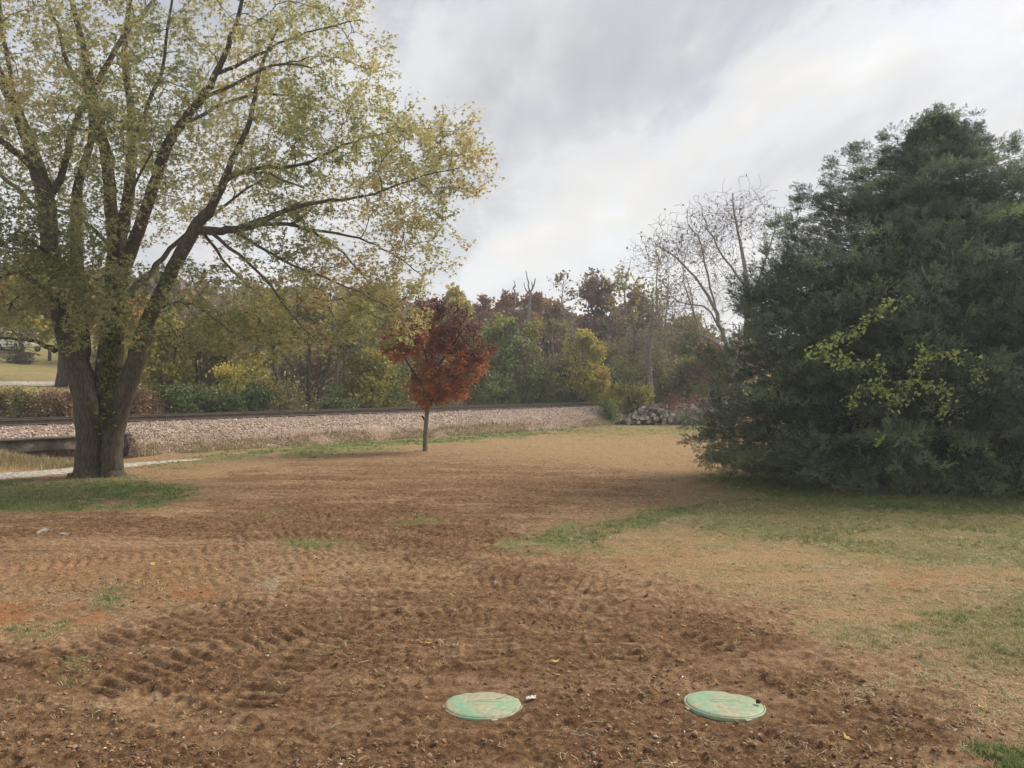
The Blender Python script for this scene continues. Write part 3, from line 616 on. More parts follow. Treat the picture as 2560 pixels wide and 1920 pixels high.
def build_culvert():
    root = empty('culvert', tw(2.9, -1.9, 0), 'stained concrete culvert headwall set into the ballast bank behind the maple', 'culvert')
    base = np.array(root.location); ang = math.atan2(TD[1], TD[0]); c, s = math.cos(ang), math.sin(ang); R = np.array([(c, -s, 0), (s, c, 0), (0, 0, 1)])
    def at(t, d, z): return tw(t, d, z) - base
    mb = MB(); r = np.random.default_rng(5)
    def part(name, t0, t1, d0, d1, z0, z1, mat):
        mb = MB(); mb.box(at((t0 + t1) / 2, (d0 + d1) / 2, (z0 + z1) / 2), (t1 - t0, abs(d1 - d0), z1 - z0), R); o = mb.build(name, [M[mat]], root)
        bv = o.modifiers.new('worn', 'BEVEL'); bv.width = 0.03; bv.segments = 2; return o
    part('headwall', -0.6, 3.5, -2.0, -1.45, 0.27, 0.66, 'concrete')
    part('coping', -0.7, 3.6, -2.06, -1.40, 0.663, 0.715, 'concrete_dark')
    part('abutment', -0.6, 0.95, -1.95, -1.45, -0.5, 0.267, 'concrete'); part('abutment', 2.9, 3.5, -1.95, -1.45, -0.5, 0.267, 'concrete')
    part('culvert_floor', 0.96, 2.89, -1.4, 1.0, -0.5, -0.3, 'tie')
    part('back_wall', 0.3, 3.4, 1.02, 1.2, -0.5, 0.6, 'tie')
build_culvert()

# ------------------------------------------------------------------ plant kit
def rand_rot(n, r, tilt=None):
    """random orthonormal frames (n,3,3); rows are local x,y,z axes"""
    q = r.normal(size=(n, 4)); q /= np.linalg.norm(q, axis=1, keepdims=True)
    w_, x, y, z = q.T
    return np.stack([np.stack([1 - 2 * (y * y + z * z), 2 * (x * y - z * w_), 2 * (x * z + y * w_)], -1),
                     np.stack([2 * (x * y + z * w_), 1 - 2 * (x * x + z * z), 2 * (y * z - x * w_)], -1),
                     np.stack([2 * (x * z - y * w_), 2 * (y * z + x * w_), 1 - 2 * (x * x + y * y)], -1)], 1)
def spike(a, w, l, b=0.0, dz=0.0):
    ca, sa = math.cos(a), math.sin(a)
    return [(-w * sa + b * ca * 0, w * ca, 0), (w * sa, -w * ca, 0), (l * ca, l * sa, dz)]
LEAF = {
    'maple': (np.array(spike(0, 0.24, 1, dz=-0.15) + spike(1.05, 0.20, 0.85, dz=0.12) + spike(-1.05, 0.20, 0.85, dz=0.12)), np.array([(0, 1, 2), (3, 4, 5), (6, 7, 8)])),
    'oval': (np.array([(0, 0, 0), (0.5, 0.33, 0.08), (1, 0, -0.08), (0.5, -0.33, 0.08)]), np.array([(0, 2, 1), (0, 3, 2)])),
    'chip': (np.array([(-0.35, -0.1, 0.05), (0.15, -0.48, -0.06), (0.72, 0.08, 0.08), (0.05, 0.52, -0.05)]), np.array([(0, 1, 2), (0, 2, 3)])),
    'heart': (np.array([(0.05, 0, 0), (-0.15, 0.3, 0.05), (0.25, 0.55, 0.06), (1, 0, -0.12), (0.25, -0.55, 0.06), (-0.15, -0.3, 0.05)]), np.array([(0, 2, 1), (0, 3, 2), (0, 4, 3), (0, 5, 4)])),
    'clump': (np.array([(0, 0, 0), (0.55, 0.42, 0.12), (1, 0.05, -0.1), (0.5, -0.40, 0.1), (-0.5, 0.3, -0.12), (-0.9, -0.2, 0.14)]), np.array([(0, 2, 1), (0, 3, 2), (0, 1, 4), (0, 5, 3)])),
}
def leaf_mesh(name, C, size, tint, kind, mat, r, sag=0.0, flat=0.0):
    v, f = LEAF[kind]; n = len(C)
    R = rand_rot(n, r)
    if flat > 0:                     # leaves tend to lie level
        zx = R[:, :, 2] if False else None
        a = r.random(n) * 6.283; ca, sa = np.cos(a), np.sin(a); t1 = r.normal(0, 1 - flat, n); t2 = r.normal(0, 1 - flat, n)
        xx = np.stack([ca, sa, t1 - sag], 1); xx /= np.linalg.norm(xx, axis=1, keepdims=True)
        yy = np.stack([-sa, ca, t2], 1); yy -= (yy * xx).sum(1, keepdims=True) * xx; yy /= np.linalg.norm(yy, axis=1, keepdims=True)
        R = np.stack([xx, yy, np.cross(xx, yy)], 1)
    V = np.einsum('kj,njl->nkl', v, R) * np.asarray(size).reshape(-1, 1, 1) + C[:, None, :]
    Fc = (f[None] + np.arange(n)[:, None, None] * len(v)).reshape(-1, 3)
    return mesh_np(name, V.reshape(-1, 3), Fc, {'tint': np.repeat(np.clip(tint, 0, 1), len(v))}, mat)
class Tree:
    def __init__(s, seed): s.r = np.random.default_rng(seed); s.P = []; s.Rd = []; s.D = []; s.batches = []
    def limb(s, pts, rad, m=8, sub=4, wob=0.0):
        pts = np.array(pts, float); rad = np.array(rad, float); n = len(pts)
        # Catmull-Rom
        pp = np.vstack([2 * pts[0] - pts[1], pts, 2 * pts[-1] - pts[-2]]); out = []; rr = []
        for i in range(n - 1):
            p0, p1, p2, p3 = pp[i:i + 4]
            for k in range(sub):
                t = k / sub
                out.append(0.5 * (2 * p1 + (p2 - p0) * t + (2 * p0 - 5 * p1 + 4 * p2 - p3) * t * t + (3 * p1 - p0 - 3 * p2 + p3) * t ** 3)); rr.append(rad[i] * (1 - t) + rad[i + 1] * t)
        out.append(pts[-1]); rr.append(rad[-1]); out = np.array(out); rr = np.array(rr)
        if wob: out[1:-1] += s.r.normal(0, wob, (len(out) - 2, 3)) * 1.0
        s.batches.append((out[None], rr[None], m))
        d = np.gradient(out, axis=0); d /= np.linalg.norm(d, axis=1, keepdims=True) + 1e-9
        s.P += list(out); s.Rd += list(rr); s.D += list(d)
    def grow(s, targets, n=5, m=4, rtip=0.006, rk=0.016, rmax_f=0.6, droop=0.0, wob=0.06, pull=0.5, minr=0.0, keep_nodes=True, base=None, maxlen=99, up=0.0):
        """join every target to the nearest wood by a curved branch; returns paths (k,n,3)"""
        r = s.r
        order = np.argsort(np.linalg.norm(targets - (base if base is not None else s.P[0]), axis=1))
        P = np.array(s.P); D = np.array(s.D); Rd = np.array(s.Rd); paths = []; rads = []
        tq = np.linspace(0, 1, n)[:, None]
        cap = len(P) + (len(targets) * (n - 1) if keep_nodes else 0)
        PP = np.empty((cap, 3)); PP[:len(P)] = P; DD = np.empty((cap, 3)); DD[:len(P)] = D; RR = np.empty(cap); RR[:len(P)] = Rd; k = len(P)
        for i in order:
            t = targets[i]; v = t - PP[:k]; dist = np.sqrt((v * v).sum(1)) + 1e-6
            ang = 1 - (v * DD[:k]).sum(1) / dist
            cost = dist * (1 + 0.35 * ang) + np.where(RR[:k] < minr, 50, 0)
            j = int(np.argmin(cost)); L = dist[j]
            if L > maxlen: continue
            p0 = PP[j]; c = p0 + (DD[j] * pull + v[j] / L * (1 - pull) + np.array((0, 0, up))) * L * 0.5
            path = (1 - tq) ** 2 * p0 + 2 * tq * (1 - tq) * c + tq ** 2 * t
            path[1:-1] += r.normal(0, wob * L / n, (n - 2, 3)); path[:, 2] -= droop * L * (tq[:, 0] ** 2)
            r0 = min(RR[j] * rmax_f, rtip + rk * L); rd = np.linspace(r0, rtip, n)
            paths.append(path); rads.append(rd)
            if keep_nodes:
                dd = np.gradient(path, axis=0); dd /= np.linalg.norm(dd, axis=1, keepdims=True) + 1e-9
                PP[k:k + n - 1] = path[1:]; DD[k:k + n - 1] = dd[1:]; RR[k:k + n - 1] = rd[1:]; k += n - 1
        if not paths: return np.zeros((0, n, 3))
        paths = np.array(paths); s.batches.append((paths, np.array(rads), m))
        if keep_nodes: s.P = list(PP[:k]); s.D = list(DD[:k]); s.Rd = list(RR[:k])
        return paths
    def wood(s, name, mat, parent, batches=None, bark=0.0):
        V = []; Q = []; n = 0
        for p, rd, m in (batches if batches is not None else s.batches):
            v, q = tubes(p, rd, m)
            V.append(v); Q.append(q + n); n += len(v)
        o = obj(name, mesh_np(name, np.vstack(V) - np.array(parent.location), np.vstack(Q), mats=mat, smooth_shade=True), parent)
        if name == 'branches': o['kind'] = 'stuff'
        return o
def blob(r, c, rad, n, shell=0.0):
    v = r.normal(size=(n, 3)); v /= np.linalg.norm(v, axis=1, keepdims=True)
    k = r.random(n) ** (1 / 3.0) if shell <= 0 else (shell + (1 - shell) * r.random(n))
    return np.array(c) + v * k[:, None] * np.array(rad)
def along(paths, r, per, lo=0.35, spread=0.12):
    """points scattered round the outer part of each path"""
    k, n, _ = paths.shape
    f = lo + (1 - lo) * r.random((k, per)); x = f * (n - 1); i = np.minimum(x.astype(int), n - 2); fr = (x - i)[..., None]
    idx = np.arange(k)[:, None]
    p = paths[idx, i] * (1 - fr) + paths[idx, i + 1] * fr
    return (p + r.normal(0, spread, p.shape)).reshape(-1, 3)

# ------------------------------------------------------------------ the big maple
def px_limb(pts, Y0):
    """list of (px, py, width_px, dY) -> points, radii"""
    P = [Wp(a, b, Y0 + dy) for a, b, _, dy in pts]; R = [wd / 2 / F * (Y0 + dy) for _, _, wd, dy in pts]
    return np.array(P), np.array(R)
def build_maple():
    Y0 = 21.3; T = Tree(11); r = T.r
    basep = Wp(247, 1190, Y0)
    root = empty('maple_tree', (basep[0], Y0, 0), 'huge many-stemmed maple with yellow-green autumn leaves beside the gravel drive', 'tree')
    # main stems: (px, py, width px, depth offset)
    stems = [
        [(216, 1212, 104, 0), (220, 1194, 84, 0), (222, 1172, 68, 0), (223, 1101, 60, 0), (215, 1010, 60, 0), (202, 940, 60, 0), (182, 880, 58, -0.1), (150, 790, 46, -0.2), (128, 640, 46, -0.3), (118, 520, 50, -0.3), (92, 420, 44, -0.4), (66, 340, 36, -0.5), (25, 240, 30, -0.6), (-30, 120, 24, -0.8), (-70, -60, 16, -1)],
        [(200, 940, 40, 0.1), (206, 850, 42, 0.3), (196, 720, 36, 0.6), (190, 590, 34, 0.9), (190, 500, 30, 1.1), (200, 440, 24, 1.3), (230, 330, 18, 1.8), (210, 180, 12, 2.4)],
        [(282, 1212, 84, 0.1), (279, 1194, 66, 0.1), (278, 1172, 55, 0.1), (279, 1110, 50, 0.05), (296, 1030, 50, 0), (320, 960, 46, -0.1), (345, 880, 42, -0.2), (372, 795, 40, -0.3), (424, 689, 38, -0.4), (462, 615, 38, -0.5), (497, 556, 34, -0.6), (532, 513, 26, -0.7), (560, 455, 22, -0.8), (580, 400, 18, -1.0), (625, 300, 14, -1.2), (650, 180, 10, -1.5), (700, 60, 7, -1.8)],
        [(262, 1160, 50, 0.35), (262, 1050, 56, 0.4), (268, 960, 62, 0.4), (278, 860, 60, 0.4), (286, 760, 58, 0.4), (292, 680, 60, 0.4), (293, 620, 56, 0.4), (280, 530, 36, 0.4), (273, 460, 34, 0.4), (266, 386, 32, 0.3), (240, 290, 28, 0.2), (228, 222, 24, 0.1), (210, 120, 18, -0.2), (180, 0, 15, -0.5), (160, -150, 10, -0.8)],
        [(293, 640, 40, 0.5), (312, 540, 34, 0.7), (324, 460, 31, 0.9), (332, 350, 26, 1.2), (324, 250, 20, 1.4), (309, 135, 17, 1.6), (326, 0, 14, 1.9), (330, -160, 9, 2.2)],
        [(300, 690, 36, 0.2), (338, 600, 36, 0), (362, 530, 33, -0.2), (386, 463, 31, -0.4), (417, 366, 29, -0.7), (455, 309, 25, -0.9), (505, 243, 22, -1.2), (540, 185, 18, -1.4), (579, 96, 14, -1.7), (610, -20, 10, -2), (640, -160, 7, -2.3)],
    ]
    stems.insert(0, [(247, 1215, 80, 0.15), (248, 1185, 60, 0.15), (251, 1130, 36, 0.2), (255, 1080, 20, 0.2), (257, 1040, 6, 0.2)])
    stems = [[(a, b_, w_ * (1.0 if b_ > 850 else 0.86), d) for a, b_, w_, d in q] for q in stems]
    for st in stems: T.limb(*px_limb(st, Y0), m=14, sub=4, wob=0.012)
    nst = len(T.batches)
    limbs = [
        [(228, 225, 18, 0.1), (270, 154, 19, 0.4), (335, 58, 15, 0.8), (386, 0, 12, 1.1), (450, -120, 7, 1.6)],
        [(116, 500, 24, -0.3), (154, 443, 24, -0.1), (177, 347, 22, 0.2), (205, 270, 20, 0.4), (228, 222, 18, 0.6), (185, 193, 16, 0.7), (154, 96, 13, 0.9), (120, 0, 10, 1.1), (90, -150, 6, 1.4)],
        [(66, 345, 18, -0.5), (35, 250, 17, -0.2), (20, 150, 14, 0.1), (0, 40, 12, 0.4), (-20, -120, 8, 0.8)],
        [(92, 430, 26, -0.4), (50, 385, 24, -1), (0, 350, 22, -1.6), (-80, 300, 16, -2.4), (-200, 200, 9, -3.4)],
        [(118, 540, 20, -0.3), (60, 490, 16, 0.8), (0, 440, 14, 1.8), (-120, 380, 9, 3)],
        [(346, 350, 14, 1.2), (366, 270, 14, 1.0), (405, 173, 11, 0.7), (420, 60, 9, 0.3), (440, -80, 6, 0)],
        [(498, 575, 30, -0.6), (540, 578, 28, -0.8), (579, 574, 26, -1.0), (640, 556, 22, -1.3), (720, 524, 17, -1.7), (794, 505, 13, -2.0), (887, 494, 9, -2.2), (960, 478, 7, -2.4), (1060, 440, 5, -2.6), (1150, 420, 3.5, -2.8)],
        [(566, 440, 14, -0.9), (640, 422, 14, -0.6), (736, 413, 11, -0.3), (806, 390, 9.5, 0), (856, 363, 8, 0.2), (949, 336, 6, 0.4), (1050, 320, 4, 0.6), (1140, 330, 3, 0.8)],
        [(600, 574, 16, -1.0), (690, 558, 14, -0.4), (767, 575, 12, 0.2), (833, 612, 9, 0.6), (900, 680, 6, 1.0), (950, 740, 4, 1.2)],
        [(760, 572, 10, 0.2), (871, 590, 8, 0.5), (940, 612, 6, 0.8), (990, 640, 5, 1), (1060, 690, 3.5, 1.2)],
        [(310, 745, 26, 0.4), (328, 727, 24, 0.7), (378, 681, 20, 1.1), (424, 623, 16, 1.5), (500, 560, 12, 2.1), (580, 500, 9, 2.8), (680, 430, 6, 3.4)],
        [(540, 185, 14, -1.4), (620, 150, 11, -1.2), (700, 110, 8, -1), (800, 70, 6, -0.8), (900, 50, 4, -0.5)],
        [(455, 309, 14, -0.9), (540, 270, 11, 0), (640, 235, 9, 0.8), (730, 240, 7, 1.5), (820, 270, 5, 2.2)],
        [(505, 243, 13, -1.2), (580, 215, 11, -2), (680, 160, 9, -2.8), (780, 170, 6, -3.5)],
        [(560, 455, 12, -0.8), (620, 430, 10, -2), (680, 440, 8, -3), (760, 470, 6, -4)],
        [(140, 880, 20, -0.1), (127, 870, 18, -0.3), (77, 852, 12, -0.8), (30, 848, 8, -1.4), (-60, 850, 5, -2)],
        [(145, 760, 18, -0.2), (110, 722, 16, -0.6), (85, 704, 14, -0.9), (40, 682, 12, -1.4), (-20, 700, 8, -2), (-100, 720, 5, -2.6)],
        [(150, 800, 9, -0.2), (100, 730, 8, -0.9), (45, 745, 6, -1.3), (20, 780, 5, -1.5)],
        [(372, 795, 12, -0.3), (420, 760, 9, -1.2), (480, 760, 7, -2), (540, 800, 5, -2.8), (590, 840, 3.5, -3.3)],
        [(345, 870, 10, -0.2), (430, 830, 8, 0.8), (440, 870, 6, 1.4), (455, 900, 4, 1.8)],
        [(520, 576, 14, -0.9), (600, 640, 11, -2), (680, 720, 8, -2.8), (740, 800, 5, -3.4), (800, 860, 3, -3.8)],
        [(580, 575, 12, -1), (690, 640, 9, -2.2), (800, 690, 7, -3), (900, 730, 5, -3.6), (990, 780, 3, -4)],
        [(498, 560, 12, -0.6), (560, 650, 9, 0.8), (640, 730, 7, 1.8), (720, 770, 5, 2.6)],
        [(293, 640, 16, 0.4), (220, 560, 12, 1.8), (120, 520, 9, 3), (20, 520, 6, 4)],
        [(293, 650, 16, 0.4), (300, 560, 13, -1.2), (330, 470, 10, -2.6), (380, 380, 7, -3.8)],
        [(128, 640, 18, -0.3), (90, 610, 13, -1.6), (40, 600, 9, -2.8), (-30, 620, 6, -3.6)],
    ]
    for lb in limbs: T.limb(*px_limb([(a, b_, w_ * 0.74, d) for a, b_, w_, d in lb], Y0), m=8, sub=3, wob=0.02)
    # crown volumes: (px, py, rx px, ry px, depth offset, depth radius, weight)
    B = [(900, 420, 300, 150, -0.6, 3.2, 300), (800, 180, 190, 200, -0.6, 3.2, 230), (470, 130, 300, 240, 0, 4.5, 330), (80, 170, 300, 280, 0, 4.5, 300),
         (560, 400, 280, 190, 0, 4.2, 230), (40, 640, 230, 150, -1.6, 2.8, 300), (470, 760, 240, 120, -0.8, 2.8, 260), (820, 740, 200, 120, -1.2, 2.6, 260),
         (720, 610, 130, 80, -1.2, 1.8, 120), (1030, 620, 130, 100, -0.6, 1.8, 130), (110, 790, 200, 80, -1, 2, 300), (100, 620, 150, 100, -2.0, 1.4, 100), (190, 720, 110, 90, -1.6, 1.0, 100), (300, -330, 800, 330, 0, 6.5, 330), (1090, 400, 150, 150, -1, 2.2, 170), (960, 790, 110, 80, -1.6, 1.4, 90),
         (250, 420, 250, 200, 0, 4, 110), (640, 840, 180, 60, -1.5, 1.8, 50)]
    s = Y0 / F
    sec = []; tw_ = []
    for px, py, rx, ry, dy, ryd, wt in B:
        wt = int(rx * ry * math.pi / 620 * {300: 1.25, 260: 1.2}.get(wt, 1.0)) if py > -200 else wt
        c = Wp(px, py, Y0 + dy); rad = (rx * s, ryd, ry * s)
        sec.append(blob(r, c, rad, max(6, wt // 6), 0.2)); tw_.append(blob(r, c, np.array(rad) * 1.05, int(wt * 1.25), 0.0))
    sec = np.vstack(sec); tw_ = np.vstack(tw_); tw_ = tw_[tw_[:, 2] > 0.9 + 0.02 * (tw_[:, 0] + 11)]
    T.grow(sec, n=7, m=5, rtip=0.012, rk=0.011, rmax_f=0.65, droop=0.02, wob=0.12, pull=0.45, base=basep)
    p = T.grow(tw_, n=5, m=3, rtip=0.004, rk=0.006, rmax_f=0.7, droop=0.06, wob=0.10, pull=0.4, base=basep)
    T.wood('trunk', M['bark_maple'], root, T.batches[:nst]); T.wood('branches', M['bark_maple'], root, T.batches[nst:])
    C = along(p, r, 17, 0.1, 0.11)
    px = 1280 + C[:, 0] / C[:, 1] * F; py = 960 - (C[:, 2] - CAMZ) / C[:, 1] * F
    # leaves turn from the sunny outside in: green in the low inner crown, yellow and tan outside
    dens = np.ones(len(C))
    keep = r.random(len(C)) < dens; C = C[keep]; px = px[keep]; py = py[keep]
    clump = fbm(C[:, 0] * 0.55 + C[:, 1] * 0.2, C[:, 2] * 0.55, 61, 3)
    tint = 0.38 + 0.28 * smooth(300, 1150, px) + 0.9 * (clump - 0.5) + r.normal(0, 0.13, len(C)) + 0.10 * smooth(500, 0, py)
    tint -= 0.20 * np.exp(-((px - 60) / 200) ** 2 - ((py - 600) / 130) ** 2) + 0.25 * np.exp(-((px - 720) / 110) ** 2 - ((py - 620) / 70) ** 2)
    tint = np.where(r.random(len(C)) < 0.05, r.uniform(0.75, 1, len(C)), tint)
    size = r.uniform(0.075, 0.135, len(C))
    obj('crown', leaf_mesh('crown', C - np.array(root.location), size, tint, 'maple', M['maple_leaf'], r, sag=0.5, flat=0.35), root)
    # ivy up the middle stem
    iv = empty('ivy', (Wp(262, 1050, Y0)[0], Y0, 0), 'dark ivy with yellowing leaves climbing the middle maple stem', 'ivy')
    line = np.array([(262, 1075), (264, 1000), (272, 930), (278, 860), (284, 800), (292, 740), (290, 690)], float)
    k = 620; f = r.random(k) ** 0.9 * 6; i = np.minimum(f.astype(int), 5); fr = f - i
    q = line[i] * (1 - fr[:, None]) + line[i + 1] * fr[:, None]; q[:, 0] += r.normal(0, 15, k); q[:, 1] += r.normal(0, 8, k)
    C = np.array([Wp(a, b, Y0 - 0.05 - 0.30 * math.sqrt(max(0.05, 1 - ((a - np.interp(b, line[::-1, 1], line[::-1, 0])) / 34) ** 2))) for a, b in q])
    obj('leaves', leaf_mesh('leaves', C - np.array(iv.location), r.uniform(0.07, 0.12, k), r.random(k) ** 1.6, 'heart', M['ivy_leaf'], r), iv)
    st = MB(); st.tube([Wp(a, b, Y0 - 0.22) - np.array(iv.location) for a, b in line], [0.02] * 6 + [0.008], 5); st.build('stem', [M['bark_dark']], iv)
build_maple()

# ------------------------------------------------------------------ young red tree
def build_red():
    Y0 = 29.2; T = Tree(21); r = T.r; b = Wp(1063, 1132, Y0)
    root = empty('red_tree', (b[0], Y0, 0.0), 'young tree with deep red leaves standing alone on bare soil', 'tree')
    T.limb(*px_limb([(1062, 1140, 18, 0), (1063, 1122, 13.5, 0), (1064, 1080, 11.5, 0), (1068, 1020, 10, 0), (1074, 960, 9, 0), (1080, 880, 7, 0), (1086, 800, 5, 0)], Y0), m=10, sub=4, wob=0.006)
    nst = len(T.batches)
    for lb in [[(1067, 1012, 9, 0), (1100, 985, 8, 0.2), (1150, 970, 6, 0.5), (1210, 930, 4, 0.7)], [(1070, 990, 7, 0), (1040, 940, 6, -0.2), (1010, 890, 4, -0.4), (980, 840, 3, -0.5)],
               [(1076, 940, 7, 0), (1120, 880, 6, -0.4), (1160, 820, 4, -0.6)], [(1078, 920, 6, 0), (1050, 850, 5, 0.4), (1030, 780, 3, 0.6)], [(1063, 1050, 5, 0), (1055, 1040, 5, -0.1)]]:
        T.limb(*px_limb(lb, Y0), m=6, sub=3, wob=0.01)
    s = Y0 / F
    B = [(1100, 850, 115, 105, 0, 1.7, 230), (1005, 850, 66, 58, -0.2, 0.9, 75), (1185, 900, 62, 60, 0.1, 1.1, 70), (1085, 955, 85, 48, 0, 1.3, 130), (1110, 985, 80, 28, 0, 1.0, 40), (1080, 770, 70, 30, 0, 0.9, 30), (1060, 990, 45, 22, -0.2, 0.8, 18)]
    tg = np.vstack([blob(r, Wp(x, y, Y0 + dy), (rx * s, rd, ry * s), n, 0.2) for x, y, rx, ry, dy, rd, n in B])
    T.grow(tg[::6], n=6, m=4, rtip=0.008, rk=0.012, base=b); p = T.grow(tg, n=5, m=3, rtip=0.003, rk=0.006, wob=0.1, base=b)
    T.wood('trunk', M['bark_young'], root, T.batches[:nst]); T.wood('branches', M['bark_dark'], root, T.batches[nst:])
    C = along(p, r, 32, 0.1, 0.10)
    px = 1280 + C[:, 0] / C[:, 1] * F; py = 960 - (C[:, 2] - CAMZ) / C[:, 1] * F
    tint = 0.50 + 0.28 * smooth(800, 980, py) - 0.42 * smooth(1040, 1180, px) * smooth(940, 820, py) - 0.25 * smooth(840, 760, py) + r.normal(0, 0.20, len(C)) + 0.15 * smooth(1040, 980, px) + 0.7 * (fbm(C[:, 0] * 2.2, C[:, 2] * 2.2, 63, 2) - 0.5)
    keep = r.random(len(C)) < 1 - 0.35 * smooth(1100, 1200, px) * smooth(940, 800, py)
    tint = np.where(r.random(len(C)) < 0.012, 1.0, np.clip(tint, 0, 0.95))
    obj('crown', leaf_mesh('crown', (C - np.array(root.location))[keep], r.uniform(0.085, 0.15, keep.sum()), tint[keep], 'oval', M['red_leaf'], r, sag=0.4, flat=0.3), root)
build_red()

# ------------------------------------------------------------------ the cedar
def cedar_spray(seed):
    """one feathery spray, 1 unit long along +X: a stalk with side shoots set with short scale leaves"""
    r = np.random.default_rng(seed); T = []
    def leaf(p, d, ln, wd):
        d = d / np.linalg.norm(d); w_ = np.cross(d, r.normal(size=3)); w_ /= np.linalg.norm(w_) + 1e-9
        T.append([p - w_ * wd, p + w_ * wd, p + d * ln])
    def shoot(p0, d, L, k):
        for q in range(k):
            f = (q + r.random()) / k; p = p0 + d * L * f
            leaf(p, d * 0.9 + r.normal(0, 0.42, 3), 0.16 * r.uniform(0.7, 1.3), 0.030)
        leaf(p0 + d * L * 0.8, d, 0.18, 0.028)
    x = np.array((1.0, 0, 0))
    for k in range(9):
        f = 0.08 + 0.82 * k / 8; sg = 1 if k % 2 else -1
        d = x * 0.75 + np.array((0, sg * 0.75, 0)) + r.normal(0, 0.28, 3); d /= np.linalg.norm(d)
        shoot(x * f + r.normal(0, 0.02, 3), d, 0.42 * (1.1 - f) + 0.08, 5)
    shoot(x * 0.35, x, 0.65, 7)
    V = np.array(T).reshape(-1, 3); return V, np.arange(len(V)).reshape(-1, 3)
def build_cedar():
    Yc = 20.6; r = np.random.default_rng(31); cx = (2335 - 1280) / F * Yc
    root = empty('cedar_tree', (cx, Yc, 0), 'broad dark green cedar with branches sweeping down to the lawn', 'tree')
    s = Yc / F
    # silhouette half-width (left side) against height
    zz = CAMZ + (960 - np.array([1262, 1230, 1150, 1060, 960, 900, 830, 760, 700, 640, 560, 490, 430, 380, 330, 290])) * s
    ww = np.array([360, 470, 505, 515, 515, 530, 515, 485, 430, 360, 310, 255, 165, 80, 25, 5]) * s
    zmax = zz[-1] + 0.25
    T = Tree(33)
    tr = [[(0, 0, -0.1), (0.1, 0, 1.5), (-0.1, 0.1, 3.5), (0.05, 0, 5.5), (0, 0, 7.2), (0.1, 0, zmax - 0.5)], [(0.1, 0, 1.2), (-0.9, 0.2, 3), (-1.6, 0.2, 5), (-2.0, 0.1, 6.6)], [(0, 0, 1), (0.9, -0.2, 3), (1.5, 0, 5.2), (1.75, 0.1, 7.2)], [(0, 0, 1.3), (-0.5, -0.6, 4), (-0.75, -0.8, 6), (-0.95, -0.6, 7.7)]]
    off = np.array((cx, Yc, 0))
    for i, q in enumerate(tr): T.limb(np.array(q) + off, np.linspace(0.26 if i == 0 else 0.14, 0.03, len(q)), m=9, sub=3, wob=0.02)
    # boughs
    nb = 1250
    zq = np.linspace(0.12, zmax - 0.35, 60); wq = np.interp(zq, zz, ww) + 1.0; cq = np.cumsum(wq); z = np.interp(r.random(nb) * cq[-1], cq, zq)
    az = r.random(nb) * 2 * np.pi
    # more boughs on the lawn side, where they are seen
    az = np.where(r.random(nb) < 0.45, r.uniform(math.pi * 0.95, math.pi * 2.1, nb), az)
    Rz = np.interp(z, zz, ww)
    lob = 0.70 + 0.54 * fbm(az * 2.6 + 20, z * 1.2, 71, 3) + r.normal(0, 0.06, nb)
    Rr = Rz * lob * np.where(r.random(nb) < 0.35, r.uniform(0.45, 0.85, nb), 1.0)
    ell = 0.68
    tips = np.stack([cx + Rr * np.cos(az) * np.where(np.cos(az) > 0, 1.08 + 0.03 * z, 1.0), Yc + Rr * np.sin(az) * ell, z], 1)
    extra = np.array([Wp(1738, 880, Yc - 1), Wp(1765, 890, Yc - 1.4), Wp(1880, 650, Yc), Wp(1890, 675, Yc), Wp(2425, 330, Yc), Wp(2450, 350, Yc), Wp(2290, 345, Yc), Wp(2270, 330, Yc - .5), Wp(2065, 420, Yc), Wp(2075, 440, Yc), Wp(1990, 480, Yc), Wp(2005, 500, Yc), Wp(2130, 385, Yc), Wp(2150, 395, Yc), Wp(1960, 570, Yc), Wp(2540, 350, Yc), Wp(2520, 380, Yc), Wp(1765, 1080, Yc - 1.5), Wp(1780, 1120, Yc - 1.8), Wp(1800, 1140, Yc - 1.6), Wp(1758, 1050, Yc - 1.2)] + [Wp(a, b_, Yc - d_) for a, b_, d_ in [(1790, 1020, 1.2), (1810, 1060, 1.6), (1830, 1100, 1.9), (1860, 1140, 2.2), (1900, 1165, 2.5), (1850, 1040, 2.0), (1880, 1090, 2.4), (1920, 1120, 2.7), (1960, 1160, 2.9), (1800, 980, 1.3), (1840, 990, 1.7), (1900, 1040, 2.4), (1950, 1090, 2.8), (2000, 1130, 3.0), (1780, 1100, 1.2), (1820, 1150, 1.6), (1990, 1190, 3.1), (2040, 1180, 3.2), (2100, 1210, 3.3), (1870, 1010, 2.0), (1930, 1010, 2.4), (1850, 1080, 1.0), (1900, 1110, 1.2), (1960, 1130, 1.4), (2020, 1150, 1.5), (1840, 1120, 0.6), (1890, 1060, 0.4), (1950, 1180, 1.8)]])
    tips = np.vstack([tips, extra])
    lead = []
    for lx, ly, hh, rw in [(q0, q1 - 12, q2 * 1.55, q3 * 0.72) for q0, q1, q2, q3 in [(2345, 272, 80, 26), (2448, 292, 90, 42), (2285, 335, 80, 34), (2205, 345, 70, 34), (2132, 368, 80, 36), (2066, 408, 90, 34), (1990, 468, 100, 32), (2545, 345, 90, 40), (2390, 330, 60, 40), (1962, 560, 90, 26), (2620, 380, 110, 40), (1872, 715, 100, 36)]]:
        for _ in range(22):
            f = r.random(); a = r.random() * 6.28; rr_ = rw * s * (0.15 + 0.95 * f) * r.uniform(0.5, 1.1); c0 = Wp(lx, ly + hh * f, Yc)
            lead.append(c0 + np.array((math.cos(a) * rr_, math.sin(a) * rr_, 0)))
    tips = np.vstack([tips, np.array(lead)])
